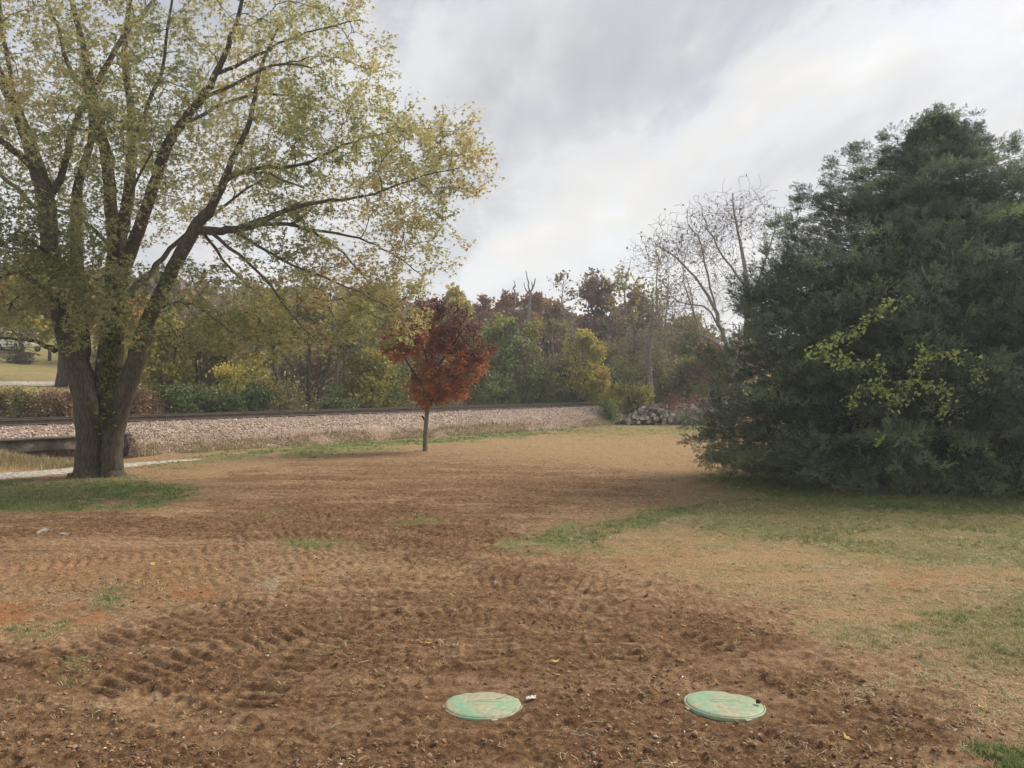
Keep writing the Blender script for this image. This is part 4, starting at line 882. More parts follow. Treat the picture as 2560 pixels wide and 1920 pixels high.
    start = np.stack([cx + (tips[:, 0] - cx) * 0.10, Yc + (tips[:, 1] - Yc) * 0.10, np.clip(tips[:, 2] - 0.18 * np.hypot(tips[:, 0] - cx, tips[:, 1] - Yc) + 0.1, 0.4, zmax)], 1)
    low = tips[:, 2] < 2.2
    start[low, 2] = np.clip(tips[low, 2] + 0.9, 0.8, 3)
    n = 9; tq = np.linspace(0, 1, n)[None, :, None]
    ctrl = start * 0.45 + tips * 0.55; ctrl[:, 2] += np.where(low, -0.12, -0.10) * np.linalg.norm(tips - start, axis=1)
    paths = (1 - tq) ** 2 * start[:, None] + 2 * tq * (1 - tq) * ctrl[:, None] + tq ** 2 * tips[:, None]
    paths[:, 1:-1] += r.normal(0, 0.035, (len(tips), n - 2, 3)); paths[..., 2] = np.maximum(paths[..., 2], 0.10)
    rad = np.linspace(0.026, 0.005, n)[None, :] * (0.5 + 0.25 * np.linalg.norm(tips - start, axis=1))[:, None] * 0.55
    T.batches.append((paths, rad, 3))
    T.wood('trunk', M['bark_cedar'], root)
    # foliage: rounded tufts of sprays along the outer part of each bough
    nbt = len(tips); ncl = 4; per = 20
    f = np.array([0.28, 0.55, 0.79, 1.0])[None] + r.normal(0, 0.05, (nbt, ncl)); f = np.clip(f, 0.25, 1.0)
    isl = np.arange(nbt) >= nb + len(extra); f[isl] = np.clip(0.90 + 0.1 * r.random((isl.sum(), ncl)), 0, 1)
    x = f * (n - 1); i = np.minimum(x.astype(int), n - 2); fr = (x - i)[..., None]; idx = np.arange(nbt)[:, None]
    Cc = paths[idx, i] * (1 - fr) + paths[idx, i + 1] * fr
    out = paths[idx, i + 1] - paths[idx, i]; out /= np.linalg.norm(out, axis=2, keepdims=True) + 1e-9
    Cc = Cc + r.normal(0, 0.12, Cc.shape) * np.array((1, 1, 0.5)) * np.where(isl, 0.3, 1.0)[:, None, None]
    rc = (0.27 + 0.22 * r.random((nbt, ncl))) * np.where(isl, 0.42, 1.0)[:, None] * np.interp(Cc[..., 2], [0, 5, 8.5], [1.05, 1.0, 0.7])
    keepc = np.ones((nbt, ncl), bool); keepc[isl, 2:] = False
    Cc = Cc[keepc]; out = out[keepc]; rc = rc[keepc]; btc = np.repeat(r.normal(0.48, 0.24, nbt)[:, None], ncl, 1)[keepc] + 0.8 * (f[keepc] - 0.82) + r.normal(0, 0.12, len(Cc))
    dv = r.normal(size=(len(Cc), per, 3)); dv[..., 2] = np.abs(dv[..., 2]) * 0.9 - 0.35; dv /= np.linalg.norm(dv, axis=2, keepdims=True)
    C = Cc[:, None] + dv * (rc[:, None] * r.uniform(0.3, 1.0, (len(Cc), per)))[..., None] * np.array((1.12, 1.12, 0.60))
    A = dv * 0.70 + out[:, None] * 0.60 + np.array((0, 0, 0.30)) + r.normal(0, 0.25, dv.shape)
    C = C.reshape(-1, 3); A = A.reshape(-1, 3); C[:, 2] = np.maximum(C[:, 2], 0.06)
    size = np.repeat(rc, per) * r.uniform(0.42, 0.78, len(C))
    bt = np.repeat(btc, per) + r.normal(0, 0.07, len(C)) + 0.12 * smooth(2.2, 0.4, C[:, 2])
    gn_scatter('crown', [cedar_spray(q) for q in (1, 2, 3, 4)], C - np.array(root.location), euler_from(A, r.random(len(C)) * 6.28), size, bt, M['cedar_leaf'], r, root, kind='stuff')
    return paths
CEDAR = build_cedar()
def build_vine():
    r = np.random.default_rng(41); Y0 = 16.9
    def surf(px, py):
        # the cedar's front surface bulges towards the viewer near the ground
        return np.interp(py, [700, 900, 1100], [17.25, 16.75, 16.55])
    lines = [[(2262, 738), (2200, 772), (2130, 832), (2055, 866), (2015, 886)], [(2455, 960), (2440, 912), (2390, 880), (2330, 880), (2300, 915), (2262, 960), (2250, 1005)], [(2128, 1024), (2148, 966), (2200, 970), (2245, 1005)],
             [(2190, 890), (2205, 952)], [(2105, 880), (2125, 905), (2165, 903)], [(2330, 965), (2366, 965), (2372, 1010), (2362, 1034)], [(2290, 856), (2310, 880), (2330, 880)], [(2240, 950), (2300, 950), (2330, 965)], [(2198, 1090), (2200, 1105)], [(2060, 866), (2070, 890), (2100, 912)]]
    b = Wp(2240, 1000, Y0)
    root = empty('grape_vine', (b[0], b[1], 0), 'bright yellow-green vine trailing over the front of the cedar', 'vine')
    o = np.array(root.location); mb = MB(); C = []
    for ln in lines:
        q = np.array(ln, float); m = max(3, int(np.abs(np.diff(q, axis=0)).sum() / 14)); tq = np.linspace(0, len(q) - 1, m)
        x = np.interp(tq, range(len(q)), q[:, 0]); y = np.interp(tq, range(len(q)), q[:, 1])
        pts = [Wp(a, c, surf(a, c)) - o + r.normal(0, 0.03, 3) for a, c in zip(x, y)]
        mb.tube(pts, [0.008] * len(pts), 4)
        kk = int(8 + 1.15 * np.abs(np.diff(q, axis=0)).sum() / 2.2); t2 = r.random(kk) * (len(q) - 1)
        C += [Wp(np.interp(t, range(len(q)), q[:, 0]) + r.normal(0, 11), np.interp(t, range(len(q)), q[:, 1]) + r.normal(4, 10), surf(0, np.interp(t, range(len(q)), q[:, 1])) - 0.05 + r.normal(0, 0.1)) for t in t2]
    mb.tube([np.array((0.5, 3.4, 0)), np.array((0.45, 2.6, 1.2)), np.array((0.2, 1.2, 2.0)), np.array((0.05, 0.0, 2.2))], [0.02, 0.018, 0.014, 0.008], 5)
    mb.build('stem', [M['stick']], root); C = np.array(C)
    obj('leaves', leaf_mesh('leaves', C - o, r.uniform(0.05, 0.095, len(C)), r.random(len(C)), 'heart', M['vine_leaf'], r, sag=0.7, flat=0.4), root)
build_vine()

# ------------------------------------------------------------------ trees and shrubs beyond the yard
def on_ground(px, Y):
    X = (px - 1280) / F * Y; return X, float(height(np.array([X]), np.array([Y]))[0])
def tree(name, label, px, Y, ytop, hw, mat, seed, cat='tree', bark='bark_dark', group=None, low=0.25, twigs=150, per=22, leaf=0.16, kind='chip', stems=1, trunk=0.0, lean=0.0, tints=(0.5, 0.2), shape=1.0, dy=1.0, spread=0.22, rtip=0.006, top_tint=0.15, flat=0.0):
    """a tree or shrub with trunk(s), boughs and a leafy crown. px: bearing, Y: distance, ytop: top, hw: half width (as seen)"""
    T = Tree(seed); r = T.r; X, zb = on_ground(px, Y); H = CAMZ + (960 - ytop) / F * Y - zb; R = hw / F * Y
    root = empty(name, (X, Y, zb), label, cat, group); b = np.array((X, Y, zb))
    tr = trunk or 0.028 * H
    for k in range(stems):
        a = r.random() * 6.28; q = 0 if stems == 1 else 0.5 * R; bx = 0 if stems == 1 else 0.12 * min(R, 2)
        pts = [b + np.array((math.cos(a) * bx, math.sin(a) * bx, -0.15))]
        for f in (0.25, 0.5, 0.75, 0.95):
            pts.append(b + np.array((lean * R * f + math.cos(a) * (bx + q * f) + r.normal(0, 0.03) * H * f, math.sin(a) * (bx + q * f) * dy + r.normal(0, 0.03) * H * f, H * f * (1 if k == 0 else r.uniform(0.8, 1)))))
        T.limb(np.array(pts), tr * np.array([1.25, 0.9, 0.65, 0.4, 0.15]) * (1 if stems == 1 else 0.7), m=7 if hw > 20 else 5, sub=2, wob=0.015)
    nst = len(T.batches)
    # uneven crown: several lobes round the axis
    nl = 9; tg = []
    cz0 = low * H
    for k in range(nl):
        a = r.random() * 6.28; f = r.random(); zc = cz0 + (H - cz0) * (0.18 + 0.70 * f); rr = R * (1 - 0.55 * abs(f - 0.35) ** 1.2) * 0.74
        c = b + np.array((lean * R * zc / H + math.cos(a) * R * 0.42 * (1 - 0.5 * f), math.sin(a) * R * 0.42 * dy * (1 - 0.5 * f), zc))
        tg.append(blob(r, c, (rr * r.uniform(0.75, 1.1), rr * dy, min(rr * r.uniform(0.6, 1.0) * shape, (H - cz0) * 0.42)), twigs // nl + 1, 0.25))
    tg.append(blob(r, b + np.array((lean * R, 0, H * 0.90)), (R * 0.35, R * 0.35 * dy, H * 0.10), twigs // 8 + 1))
    tg = np.vstack(tg); tg[:, 2] = np.clip(tg[:, 2], zb + 0.10, zb + H)
    T.grow(tg[::5], n=5, m=3, rtip=rtip * 2, rk=0.014, wob=0.14, up=0.12, base=b)
    p = T.grow(tg, n=4, m=3, rtip=rtip, rk=0.007, wob=0.12, up=0.05, base=b)
    T.wood('trunk', M[bark], root, T.batches[:nst]); T.wood('branches', M[bark], root, T.batches[nst:])
    if per:
        C = along(p, r, int(per * 1.45) if per > 5 else per, 0.0, spread * 1.1); C[:, 2] = np.maximum(C[:, 2], zb + 0.05)
        hole = 0.5 * fbm(C[:, 0] * 1.1, C[:, 2] * 1.1, seed + 25, 2) + 0.5 * fbm(C[:, 1] * 1.1 + 7, C[:, 2] * 1.1, seed + 35, 2); C = C[hole + r.normal(0, 0.05, len(C)) > 0.43]
        cl = fbm(C[:, 0] * 0.9, C[:, 2] * 0.9, seed + 5, 3)
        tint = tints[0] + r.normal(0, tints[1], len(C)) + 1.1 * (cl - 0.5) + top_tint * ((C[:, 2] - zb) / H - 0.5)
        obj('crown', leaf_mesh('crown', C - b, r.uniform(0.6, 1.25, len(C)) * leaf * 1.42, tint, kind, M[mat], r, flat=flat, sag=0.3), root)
    return root

# far side of the track, seen from left to right
LEFT_SCRUB = 'scrub bushes along the far side of the track'
tree('orange_tree', 'orange-leaved tree on the far lawn behind the maple, at the picture edge', 55, 60, 690, 130, 'orange_leaf', 101, twigs=170, per=24, leaf=0.20, low=0.3)
tree('lawn_tree', 'dark-trunked yellow tree standing beside the pale far lane', 152, 48.5, 640, 150, 'yellow_leaf', 102, twigs=190, per=20, leaf=0.18, low=0.42, trunk=0.32)
tree('brown_bush', 'bare brown scrub bush, leftmost beyond the rails', 25, 33.5, 985, 81, 'olive_leaf', 103, 'shrub', group=LEFT_SCRUB, stems=4, twigs=140, per=34, leaf=0.062, low=0.05, spread=0.15)
tree('brown_bush', 'reddish brown scrub bush behind the rails next to the maple trunk', 140, 34.0, 985, 94, 'brown_leaf', 104, 'shrub', group=LEFT_SCRUB, stems=4, twigs=150, per=34, leaf=0.062, low=0.05, spread=0.15)
tree('brown_bush', 'dull brown scrub bush showing just right of the maple trunks', 340, 35.5, 985, 94, 'brown_leaf', 105, 'shrub', group=LEFT_SCRUB, stems=4, twigs=150, per=34, leaf=0.062, low=0.05, spread=0.15)
tree('yellow_thicket', 'tall yellow thicket behind the maple trunks', 400, 41, 800, 95, 'yellow_leaf', 106, 'tree', stems=3, twigs=170, per=22, leaf=0.14, low=0.12)
tree('olive_thicket', 'olive brown thicket with bare stems behind the hanging maple boughs', 520, 42, 790, 100, 'olive_leaf', 107, 'tree', stems=3, twigs=180, per=22, leaf=0.13, low=0.12)
tree('yellow_thicket', 'low golden-yellow thicket in front of the small shelter', 570, 39.5, 930, 121, 'yellow_leaf', 108, 'shrub', stems=4, twigs=150, per=24, leaf=0.10, low=0.05)
tree('honeysuckle_bush', 'largest dark green bush behind the rails, long and low', 470, 37, 975, 114, 'bush_leaf', 109, 'shrub', stems=5, twigs=200, per=34, leaf=0.085, low=0.02, spread=0.16)
tree('honeysuckle_bush', 'small round dark green bush behind the rails, between two larger ones', 560, 37.8, 992, 81, 'bush_leaf', 110, 'shrub', stems=5, twigs=150, per=32, leaf=0.085, low=0.02, spread=0.16)
tree('honeysuckle_bush', 'darkest green bush behind the rails below the small shelter', 636, 39, 972, 60, 'bush_leaf', 111, 'shrub', stems=4, twigs=130, per=32, leaf=0.09, low=0.02, spread=0.16, tints=(0.25, 0.15))
tree('scrub_bush', 'tangled olive scrub at the foot of the forked trees', 730, 41, 970, 94, 'olive_leaf', 112, 'shrub', group=LEFT_SCRUB, stems=5, twigs=140, per=22, leaf=0.09, low=0.02)
tree('scrub_bush', 'greenish tangled scrub between the forked trees and the yellow bush', 830, 43.5, 978, 94, 'bush_leaf', 113, 'shrub', group=LEFT_SCRUB, stems=5, twigs=140, per=24, leaf=0.09, low=0.02)
tree('forked_tree', 'dark forked tree with thin olive leaves behind the rails', 780, 44, 700, 95, 'olive_leaf', 114, stems=2, twigs=190, per=14, leaf=0.13, low=0.40, trunk=0.20)
tree('slender_tree', 'slender grey tree with almost bare crown left of the red tree', 858, 46, 690, 85, 'olive_leaf', 115, bark='bark_grey', stems=2, twigs=190, per=10, leaf=0.13, low=0.36, trunk=0.17)
tree('slender_tree', 'thin yellow-leaved tree behind the hanging maple boughs', 690, 47, 720, 80, 'yellow_leaf', 116, stems=1, twigs=150, per=16, leaf=0.14, low=0.40, trunk=0.15)
tree('yellow_bush', 'rounded yellow-green bush beside the red tree', 925, 47, 885, 97, 'yellow_leaf', 117, 'shrub', stems=4, twigs=200, per=28, leaf=0.12, low=0.08, tints=(0.35, 0.18))
tree('green_shrub', 'dark green shrub peeping out behind the yellow-green bush', 975, 50, 930, 74, 'bush_leaf', 118, 'shrub', stems=4, twigs=120, per=26, leaf=0.12, low=0.03)
tree('brown_tree', 'brown leafless-looking tree behind the red tree, high on the slope', 960, 66, 690, 90, 'brown_leaf', 119, twigs=170, per=12, leaf=0.18, low=0.3)
tree('tan_tree', 'pale tan and yellow tree rising behind the red tree', 1130, 82, 715, 58, 'yellow_leaf', 120, twigs=130, per=22, leaf=0.24, low=0.3, tints=(0.75, 0.2))
tree('rust_tree', 'low rust-red tree on the skyline next to the tan tree', 1205, 90, 742, 55, 'rust_leaf', 121, twigs=120, per=26, leaf=0.24, low=0.3, dy=0.8)
tree('rust_oak', 'rust-red oak on the skyline with sky showing through its crown', 1268, 92, 730, 52, 'rust_leaf', 122, twigs=110, per=24, leaf=0.24, low=0.45, shape=0.7)
tree('rust_oak', 'wider rust-red oak on the skyline under the dead snag', 1335, 93, 732, 60, 'rust_leaf', 123, twigs=120, per=24, leaf=0.24, low=0.45, shape=0.7)
tree('green_tree', 'dense mid-green tree to the right of the red tree', 1262, 58, 800, 78, 'green_leaf', 124, stems=2, twigs=230, per=26, leaf=0.15, low=0.10)
tree('yellow_tree', 'yellow-topped tree behind the dense green one', 1245, 68, 775, 62, 'yellow_leaf', 125, stems=2, twigs=150, per=22, leaf=0.18, low=0.2, tints=(0.4, 0.18))
tree('yellow_tree', 'slim yellow-green tree next to the dense green one', 1335, 61, 795, 45, 'yellow_leaf', 126, stems=2, twigs=140, per=20, leaf=0.15, low=0.15, tints=(0.3, 0.18))
tree('orange_brown_tree', 'orange-brown tree below the rust-red oaks', 1375, 76, 752, 62, 'brown_leaf', 127, twigs=150, per=22, leaf=0.20, low=0.2, tints=(0.65, 0.18))
tree('olive_tree', 'brownish olive tree with bare twigs left of the bright yellow one', 1395, 60, 790, 62, 'olive_leaf', 128, stems=2, twigs=190, per=16, leaf=0.14, low=0.12, bark='bark_grey')
tree('bright_yellow_tree', 'brightest yellow-green tree in the wood behind the rails', 1465, 58, 828, 72, 'yellow_leaf', 129, stems=3, twigs=230, per=22, leaf=0.15, low=0.08, tints=(0.55, 0.2))
tree('plum_oak', 'tall purple-brown oak towering over the wood', 1500, 78, 688, 85, 'plum_leaf', 130, twigs=240, per=24, leaf=0.22, low=0.22)
tree('plum_oak', 'purple-brown oak behind the bare grey tree', 1590, 76, 712, 80, 'plum_leaf', 131, twigs=200, per=20, leaf=0.22, low=0.22, tints=(0.6, 0.2))
tree('olive_tree', 'olive tree hidden behind the bare grey tree', 1580, 64, 850, 80, 'olive_leaf', 132, stems=2, twigs=190, per=20, leaf=0.15, low=0.08)
tree('brown_tree', 'hazy brown tree between bare grey tree and cedar', 1720, 70, 790, 100, 'olive_leaf', 133, stems=2, twigs=220, per=16, leaf=0.17, low=0.1, tints=(0.7, 0.2))
tree('bare_tree', 'bare tree with a few last leaves left of the tall oak', 1412, 72, 676, 62, 'brown_leaf', 134, bark='bark_grey', twigs=150, per=2, leaf=0.20, low=0.4, trunk=0.13, rtip=0.016)
tree('bare_tree', 'wispy bare tree rising behind the tall oak', 1478, 86, 664, 50, 'brown_leaf', 135, bark='bark_grey', twigs=120, per=3, leaf=0.22, low=0.55, trunk=0.13, rtip=0.016)
tree('bare_tree', 'bare tree with sparse yellow top leaves above the oaks', 1560, 71, 632, 62, 'yellow_leaf', 136, bark='bark_grey', twigs=170, per=3, leaf=0.18, low=0.4, trunk=0.15, rtip=0.016)
tree('bare_tree', 'bare grey tree with upright twigs nearest the big bare walnut', 1650, 66, 625, 62, 'yellow_leaf', 137, bark='bark_grey', twigs=200, per=1, leaf=0.16, low=0.35, trunk=0.15, rtip=0.016)
tree('grey_tree', 'grey leafless tree with dense drooping twigs behind the woodpile', 1626, 53, 730, 135, 'olive_leaf', 138, bark='bark_grey', twigs=420, per=3, leaf=0.10, low=0.22, trunk=0.24, rtip=0.012)
tree('small_tree', 'small straight trunk with brown leaves right of the woodpile', 1722, 56, 900, 55, 'olive_leaf', 139, twigs=120, per=16, leaf=0.14, low=0.45, trunk=0.17)
tree('small_tree', 'dark trunk just left of the cedar, nearer of a pair', 1775, 55, 870, 50, 'brown_leaf', 140, twigs=110, per=10, leaf=0.14, low=0.5, trunk=0.25)
tree('small_tree', 'dark trunk just left of the cedar, further of a pair', 1795, 57, 860, 45, 'olive_leaf', 141, twigs=100, per=10, leaf=0.14, low=0.5, trunk=0.2)
tree('green_shrub', 'bright green shrub behind the rails under the green tree', 1232, 55.5, 945, 74, 'green_leaf', 142, 'shrub', stems=5, twigs=150, per=28, leaf=0.11, low=0.02)
tree('green_shrub', 'rounded light green shrub behind the rails in mid wood', 1350, 57, 925, 70, 'green_leaf', 143, 'shrub', stems=5, twigs=160, per=28, leaf=0.11, low=0.02, tints=(0.65, 0.2))
tree('green_shrub', 'dark weedy shrub behind the rails below the olive tree', 1415, 58, 985, 60, 'bush_leaf', 144, 'shrub', stems=5, twigs=110, per=26, leaf=0.11, low=0.02)
tree('orange_shrub', 'orange-yellow shrub at the foot of the bright yellow tree', 1502, 57.5, 930, 60, 'orange_leaf', 145, 'shrub', stems=4, twigs=110, per=20, leaf=0.11, low=0.05, tints=(0.4, 0.2))
tree('green_shrub', 'dark green shrub right of the orange-yellow shrub', 1560, 60, 900, 81, 'green_leaf', 146, 'shrub', stems=4, twigs=150, per=24, leaf=0.13, low=0.03, tints=(0.4, 0.2))
tree('yellow_shrub', 'small yellow-green shrub standing left of the woodpile', 1552, 51.5, 965, 51, 'yellow_leaf', 147, 'shrub', stems=4, twigs=100, per=22, leaf=0.10, low=0.05)
tree('yellow_shrub', 'yellow weedy shrub directly behind the woodpile', 1600, 51.5, 972, 54, 'yellow_leaf', 148, 'shrub', stems=4, twigs=100, per=18, leaf=0.10, low=0.05, tints=(0.4, 0.2))
tree('yellow_shrub', 'low olive weed clump at the end of the ballast bank', 1515, 49.5, 1008, 45, 'green_leaf', 149, 'shrub', stems=5, twigs=90, per=22, leaf=0.08, low=0.02, tints=(0.75, 0.2))
tree('green_shrub', 'olive green shrub between grey tree and cedar', 1680, 58, 930, 74, 'green_leaf', 150, 'shrub', stems=4, twigs=140, per=22, leaf=0.12, low=0.03, tints=(0.55, 0.2))
tree('sumac_shrub', 'scarlet sumac shrub behind the fence posts', 1690, 54, 990, 48, 'sumac_leaf', 151, 'shrub', stems=4, twigs=60, per=8, leaf=0.09, low=0.35)
tree('sumac_shrub', 'faded pinkish brown sumac nearer the cedar', 1752, 54.5, 985, 45, 'sumac_leaf', 152, 'shrub', stems=4, twigs=60, per=7, leaf=0.09, low=0.2, tints=(0.9, 0.2))
tree('brown_tree', 'brown tree on the slope behind the thickets, under the hanging maple boughs', 640, 62, 760, 110, 'brown_leaf', 153, twigs=180, per=16, leaf=0.18, low=0.2)
tree('gold_tree', 'golden tree on the slope seen between the maple stems', 330, 62, 740, 110, 'orange_leaf', 154, twigs=170, per=20, leaf=0.19, low=0.2, tints=(0.35, 0.2))
tree('yellow_tree', 'yellow tree on the slope above the small shelter', 800, 62, 745, 95, 'yellow_leaf', 155, twigs=170, per=18, leaf=0.18, low=0.2, tints=(0.5, 0.2))
tree('green_tree', 'yellow-green tree on the slope just left of the red tree', 905, 58, 760, 75, 'green_leaf', 156, twigs=170, per=20, leaf=0.16, low=0.2, tints=(0.75, 0.2))
tree('bare_tree', 'fine-twigged bare tree directly left of the cedar, behind the walnut', 1770, 68, 590, 95, 'olive_leaf', 160, bark='bark_grey', twigs=420, per=1, leaf=0.10, low=0.25, trunk=0.2, rtip=0.014, stems=2)
tree('bare_tree', 'fine-twigged bare tree between the grey tree and the walnut', 1690, 64, 680, 90, 'olive_leaf', 161, bark='bark_grey', twigs=380, per=1, leaf=0.10, low=0.2, trunk=0.18, rtip=0.014, stems=2)
tree('bare_tree', 'bare brownish tree showing over the yellow tree', 1545, 68, 760, 70, 'brown_leaf', 162, bark='bark_grey', twigs=260, per=3, leaf=0.11, low=0.2, trunk=0.15, rtip=0.014, stems=2)
# trees behind the cedar, showing at its right edge
tree('yellow_tree', 'yellowing bare tree behind the cedar at the picture edge', 2560, 46, 520, 120, 'orange_leaf', 157, bark='bark_grey', twigs=220, per=4, leaf=0.14, low=0.3, rtip=0.008)
tree('brown_tree', 'brown tree hidden behind the cedar', 2150, 50, 760, 150, 'brown_leaf', 158, twigs=180, per=14, leaf=0.16, low=0.15)

# the tangled middle storey between the bushes by the rails and the slope behind
for i, (px, Y, yt, hw, mt, lab) in enumerate([
    (360, 46, 850, 110, 'yellow_leaf', 'tall yellow-olive scrub seen just right of the maple trunks'), (455, 48, 820, 110, 'brown_leaf', 'russet brown scrub behind the yellow thicket'), (560, 47, 850, 100, 'olive_leaf', 'olive scrub mass left of the small shelter'),
    (735, 52, 860, 100, 'olive_leaf', 'olive scrub around the small shelter roof'), (820, 51, 880, 80, 'brown_leaf', 'brown scrub between the two forked trees'), (890, 54, 850, 80, 'olive_leaf', 'brownish olive scrub above the yellow-green bush'),
    (1000, 54, 830, 90, 'olive_leaf', 'dull olive scrub half hidden behind the red tree'), (1090, 56, 830, 80, 'green_leaf', 'green scrub directly behind the red tree'), (1180, 57, 850, 70, 'olive_leaf', 'olive scrub filling the gap right of the red tree'),
    (1310, 58, 870, 80, 'olive_leaf', 'brown-olive scrub at the foot of the dense green tree'), (1430, 62, 870, 70, 'brown_leaf', 'brown scrub in shade beside the bright yellow tree'), (1530, 62, 860, 70, 'olive_leaf', 'olive scrub under the tall purple-brown oak'),
    (1640, 60, 880, 90, 'olive_leaf', 'dull scrub behind the grey leafless tree'), (1760, 62, 880, 90, 'brown_leaf', 'brown scrub between the woodpile trees and the cedar'), (640, 45, 900, 80, 'yellow_leaf', 'yellow scrub below the small shelter'),
    (270, 50, 880, 90, 'olive_leaf', 'olive scrub seen between the maple stems')]):
    tree('scrub_thicket', lab, px, Y, yt, hw, mt, 170 + i, 'shrub', stems=5, twigs=150, per=16, leaf=0.13, low=0.02, spread=0.32, bark='bark_grey', rtip=0.010)

def build_walnut():
    Y0 = 55; T = Tree(61); r = T.r; X, zb = on_ground(1842, Y0)
    root = empty('bare_walnut', (X, Y0, zb), 'big bare grey tree with spreading limbs rising behind the cedar', 'tree')
    st = [[(1845, 1062, 26, 0), (1835, 960, 22, 0), (1818, 870, 18, 0), (1806, 828, 16, 0), (1782, 762, 12, 0), (1740, 695, 8, 0), (1690, 645, 6, 0), (1640, 612, 4, 0)],
          [(1845, 1000, 22, 0.5), (1868, 850, 18, 0.5), (1864, 690, 14, 0.6), (1850, 600, 10, 0.6), (1838, 540, 7, 0.6), (1832, 482, 3.5, 0.6)],
          [(1835, 960, 14, -0.3), (1800, 868, 12, -0.6), (1750, 838, 10, -0.8), (1700, 832, 7, -1), (1650, 850, 5, -1.2), (1605, 882, 3, -1.4)],
          [(1790, 780, 8, 0.2), (1770, 690, 7, 0.6), (1756, 610, 5, 1), (1720, 560, 3.5, 1.2)], [(1864, 720, 9, 0.6), (1810, 640, 7, 0), (1770, 575, 5, -0.4), (1755, 520, 3, -0.6)],
          [(1868, 800, 9, 0.5), (1900, 690, 7, 1.5), (1930, 600, 5, 2.2), (1940, 520, 3, 2.6)], [(1806, 828, 7, 0), (1760, 765, 6, 0.6), (1700, 755, 4, 1), (1650, 700, 3, 1.4)]]
    for q in st: T.limb(*px_limb([(a, c, w_ * 0.72, d) for a, c, w_, d in q], Y0), m=7, sub=3, wob=0.05)
    nst = len(T.batches); s = Y0 / F; b = np.array(root.location)
    B = [(1640, 640, 60, 70, 0.3, 2.0, 130), (1690, 620, 80, 85, 0.3, 2.4, 250), (1770, 580, 90, 100, 0.3, 2.4, 280), (1850, 540, 80, 70, 0.6, 2.4, 220), (1930, 580, 60, 80, 1.6, 2, 90), (1680, 740, 80, 80, 0.3, 2, 110), (1640, 830, 70, 60, -1, 1.6, 70), (1830, 680, 70, 80, 0.5, 2, 100)]
    tg = np.vstack([blob(r, Wp(x, y, Y0 + d), (rx * s, rd, ry * s), n, 0.2) for x, y, rx, ry, d, rd, n in B])
    T.grow(tg[::5], n=6, m=4, rtip=0.022, rk=0.010, wob=0.16, up=0.1, base=b); p = T.grow(tg, n=5, m=3, rtip=0.013, rk=0.005, wob=0.16, up=0.15, base=b)
    tg2 = p[:, -1].repeat(3, 0) + r.normal(0, 0.55, (3 * len(p), 3)); p = T.grow(tg2, n=4, m=3, rtip=0.015, rk=0.003, wob=0.14, up=0.1, base=b)
    T.wood('trunk', M['bark_grey'], root, T.batches[:nst]); T.wood('branches', M['bark_grey'], root, T.batches[nst:])
    C = p[:, -1][r.random(len(p)) < 0.10]
    obj('last_leaves', leaf_mesh('last_leaves', C - b, r.uniform(0.10, 0.2, len(C)), r.random(len(C)), 'clump', M['brown_leaf'], r), root)
build_walnut()
def snag(px, Y, pts, seed, label):
    T = Tree(seed); X, zb = on_ground(px, Y); root = empty('dead_snag', (X, Y, zb), label, 'dead tree')
    for q in pts: T.limb(*px_limb([(a, b_, w_, 0) for a, b_, w_ in q], Y), m=6, sub=2, wob=0.06)
    T.wood('trunk', M['bark_grey'], root)
snag(1328, 90, [[(1322, 905, 9), (1318, 830, 8), (1324, 770, 6.5), (1327, 732, 5.5), (1334, 712, 4), (1338, 696, 2.4)], [(1326, 736, 4.5), (1322, 715, 3.6), (1317, 695, 3), (1314, 676, 1.6)], [(1325, 738, 3.5), (1314, 722, 2.5), (1310, 705, 1.5)], [(1331, 716, 3), (1329, 704, 1.6)], [(1323, 760, 4), (1308, 772, 3), (1300, 790, 2)]], 71, 'dead forked snag standing above the rust-red oaks')
snag(1286, 91, [[(1284, 905, 7), (1284, 800, 6), (1287, 735, 5), (1285, 722, 4), (1287, 714, 2.6), (1284, 700, 1.4)], [(1286, 720, 2.4), (1289, 712, 1.4)]], 72, 'short broken dead snag left of the forked one')

# the wooded hill that closes the view reads as one mass
def build_woodland():
    r = np.random.default_rng(81); C = []; tint = []; size = []; V = []; R_ = []
    for k in range(640):
        t = -95 + 260 * r.random(); d0 = 55 - 33 * float(smooth(12, 34, t)); d = d0 + (150 - d0) * r.random() ** 0.9; p = tw(t, d)
        if p[1] < 30: continue
        z = float(height(np.array([p[0]]), np.array([p[1]]))[0]); H = r.uniform(5.5, 9.5); R = r.uniform(2.2, 3.6)
        if d < 45 and t < 60: H *= 0.7
        n = 115; q = blob(r, (p[0], p[1], z + H * 0.58), (R, R, H * 0.45), n, 0.45); C.append(q); base = r.random()
        tint.append(np.clip(base + r.normal(0, 0.10, n), 0, 1)); size.append(r.uniform(0.55, 1.1, n))
        V.append(np.array([(p[0], p[1], z - 0.2), (p[0] + r.normal(0, 0.3), p[1], z + H * 0.4), (p[0] + r.normal(0, 0.5), p[1], z + H * 0.85)])); R_.append(np.array([0.2, 0.13, 0.04]))
    C = np.vstack(C); o = obj('woodland', leaf_mesh('woodland', C, np.concatenate(size), np.concatenate(tint), 'chip', M['wood_far'], r), kind='stuff', label='distant autumn woodland covering the hill beyond the track', category='woodland')
    v, q = tubes(np.array(V), np.array(R_), 5); obj('trunks', mesh_np('trunks', v, q, mats=M['bark_dark'], smooth_shade=True), o, kind='stuff')
build_woodland()

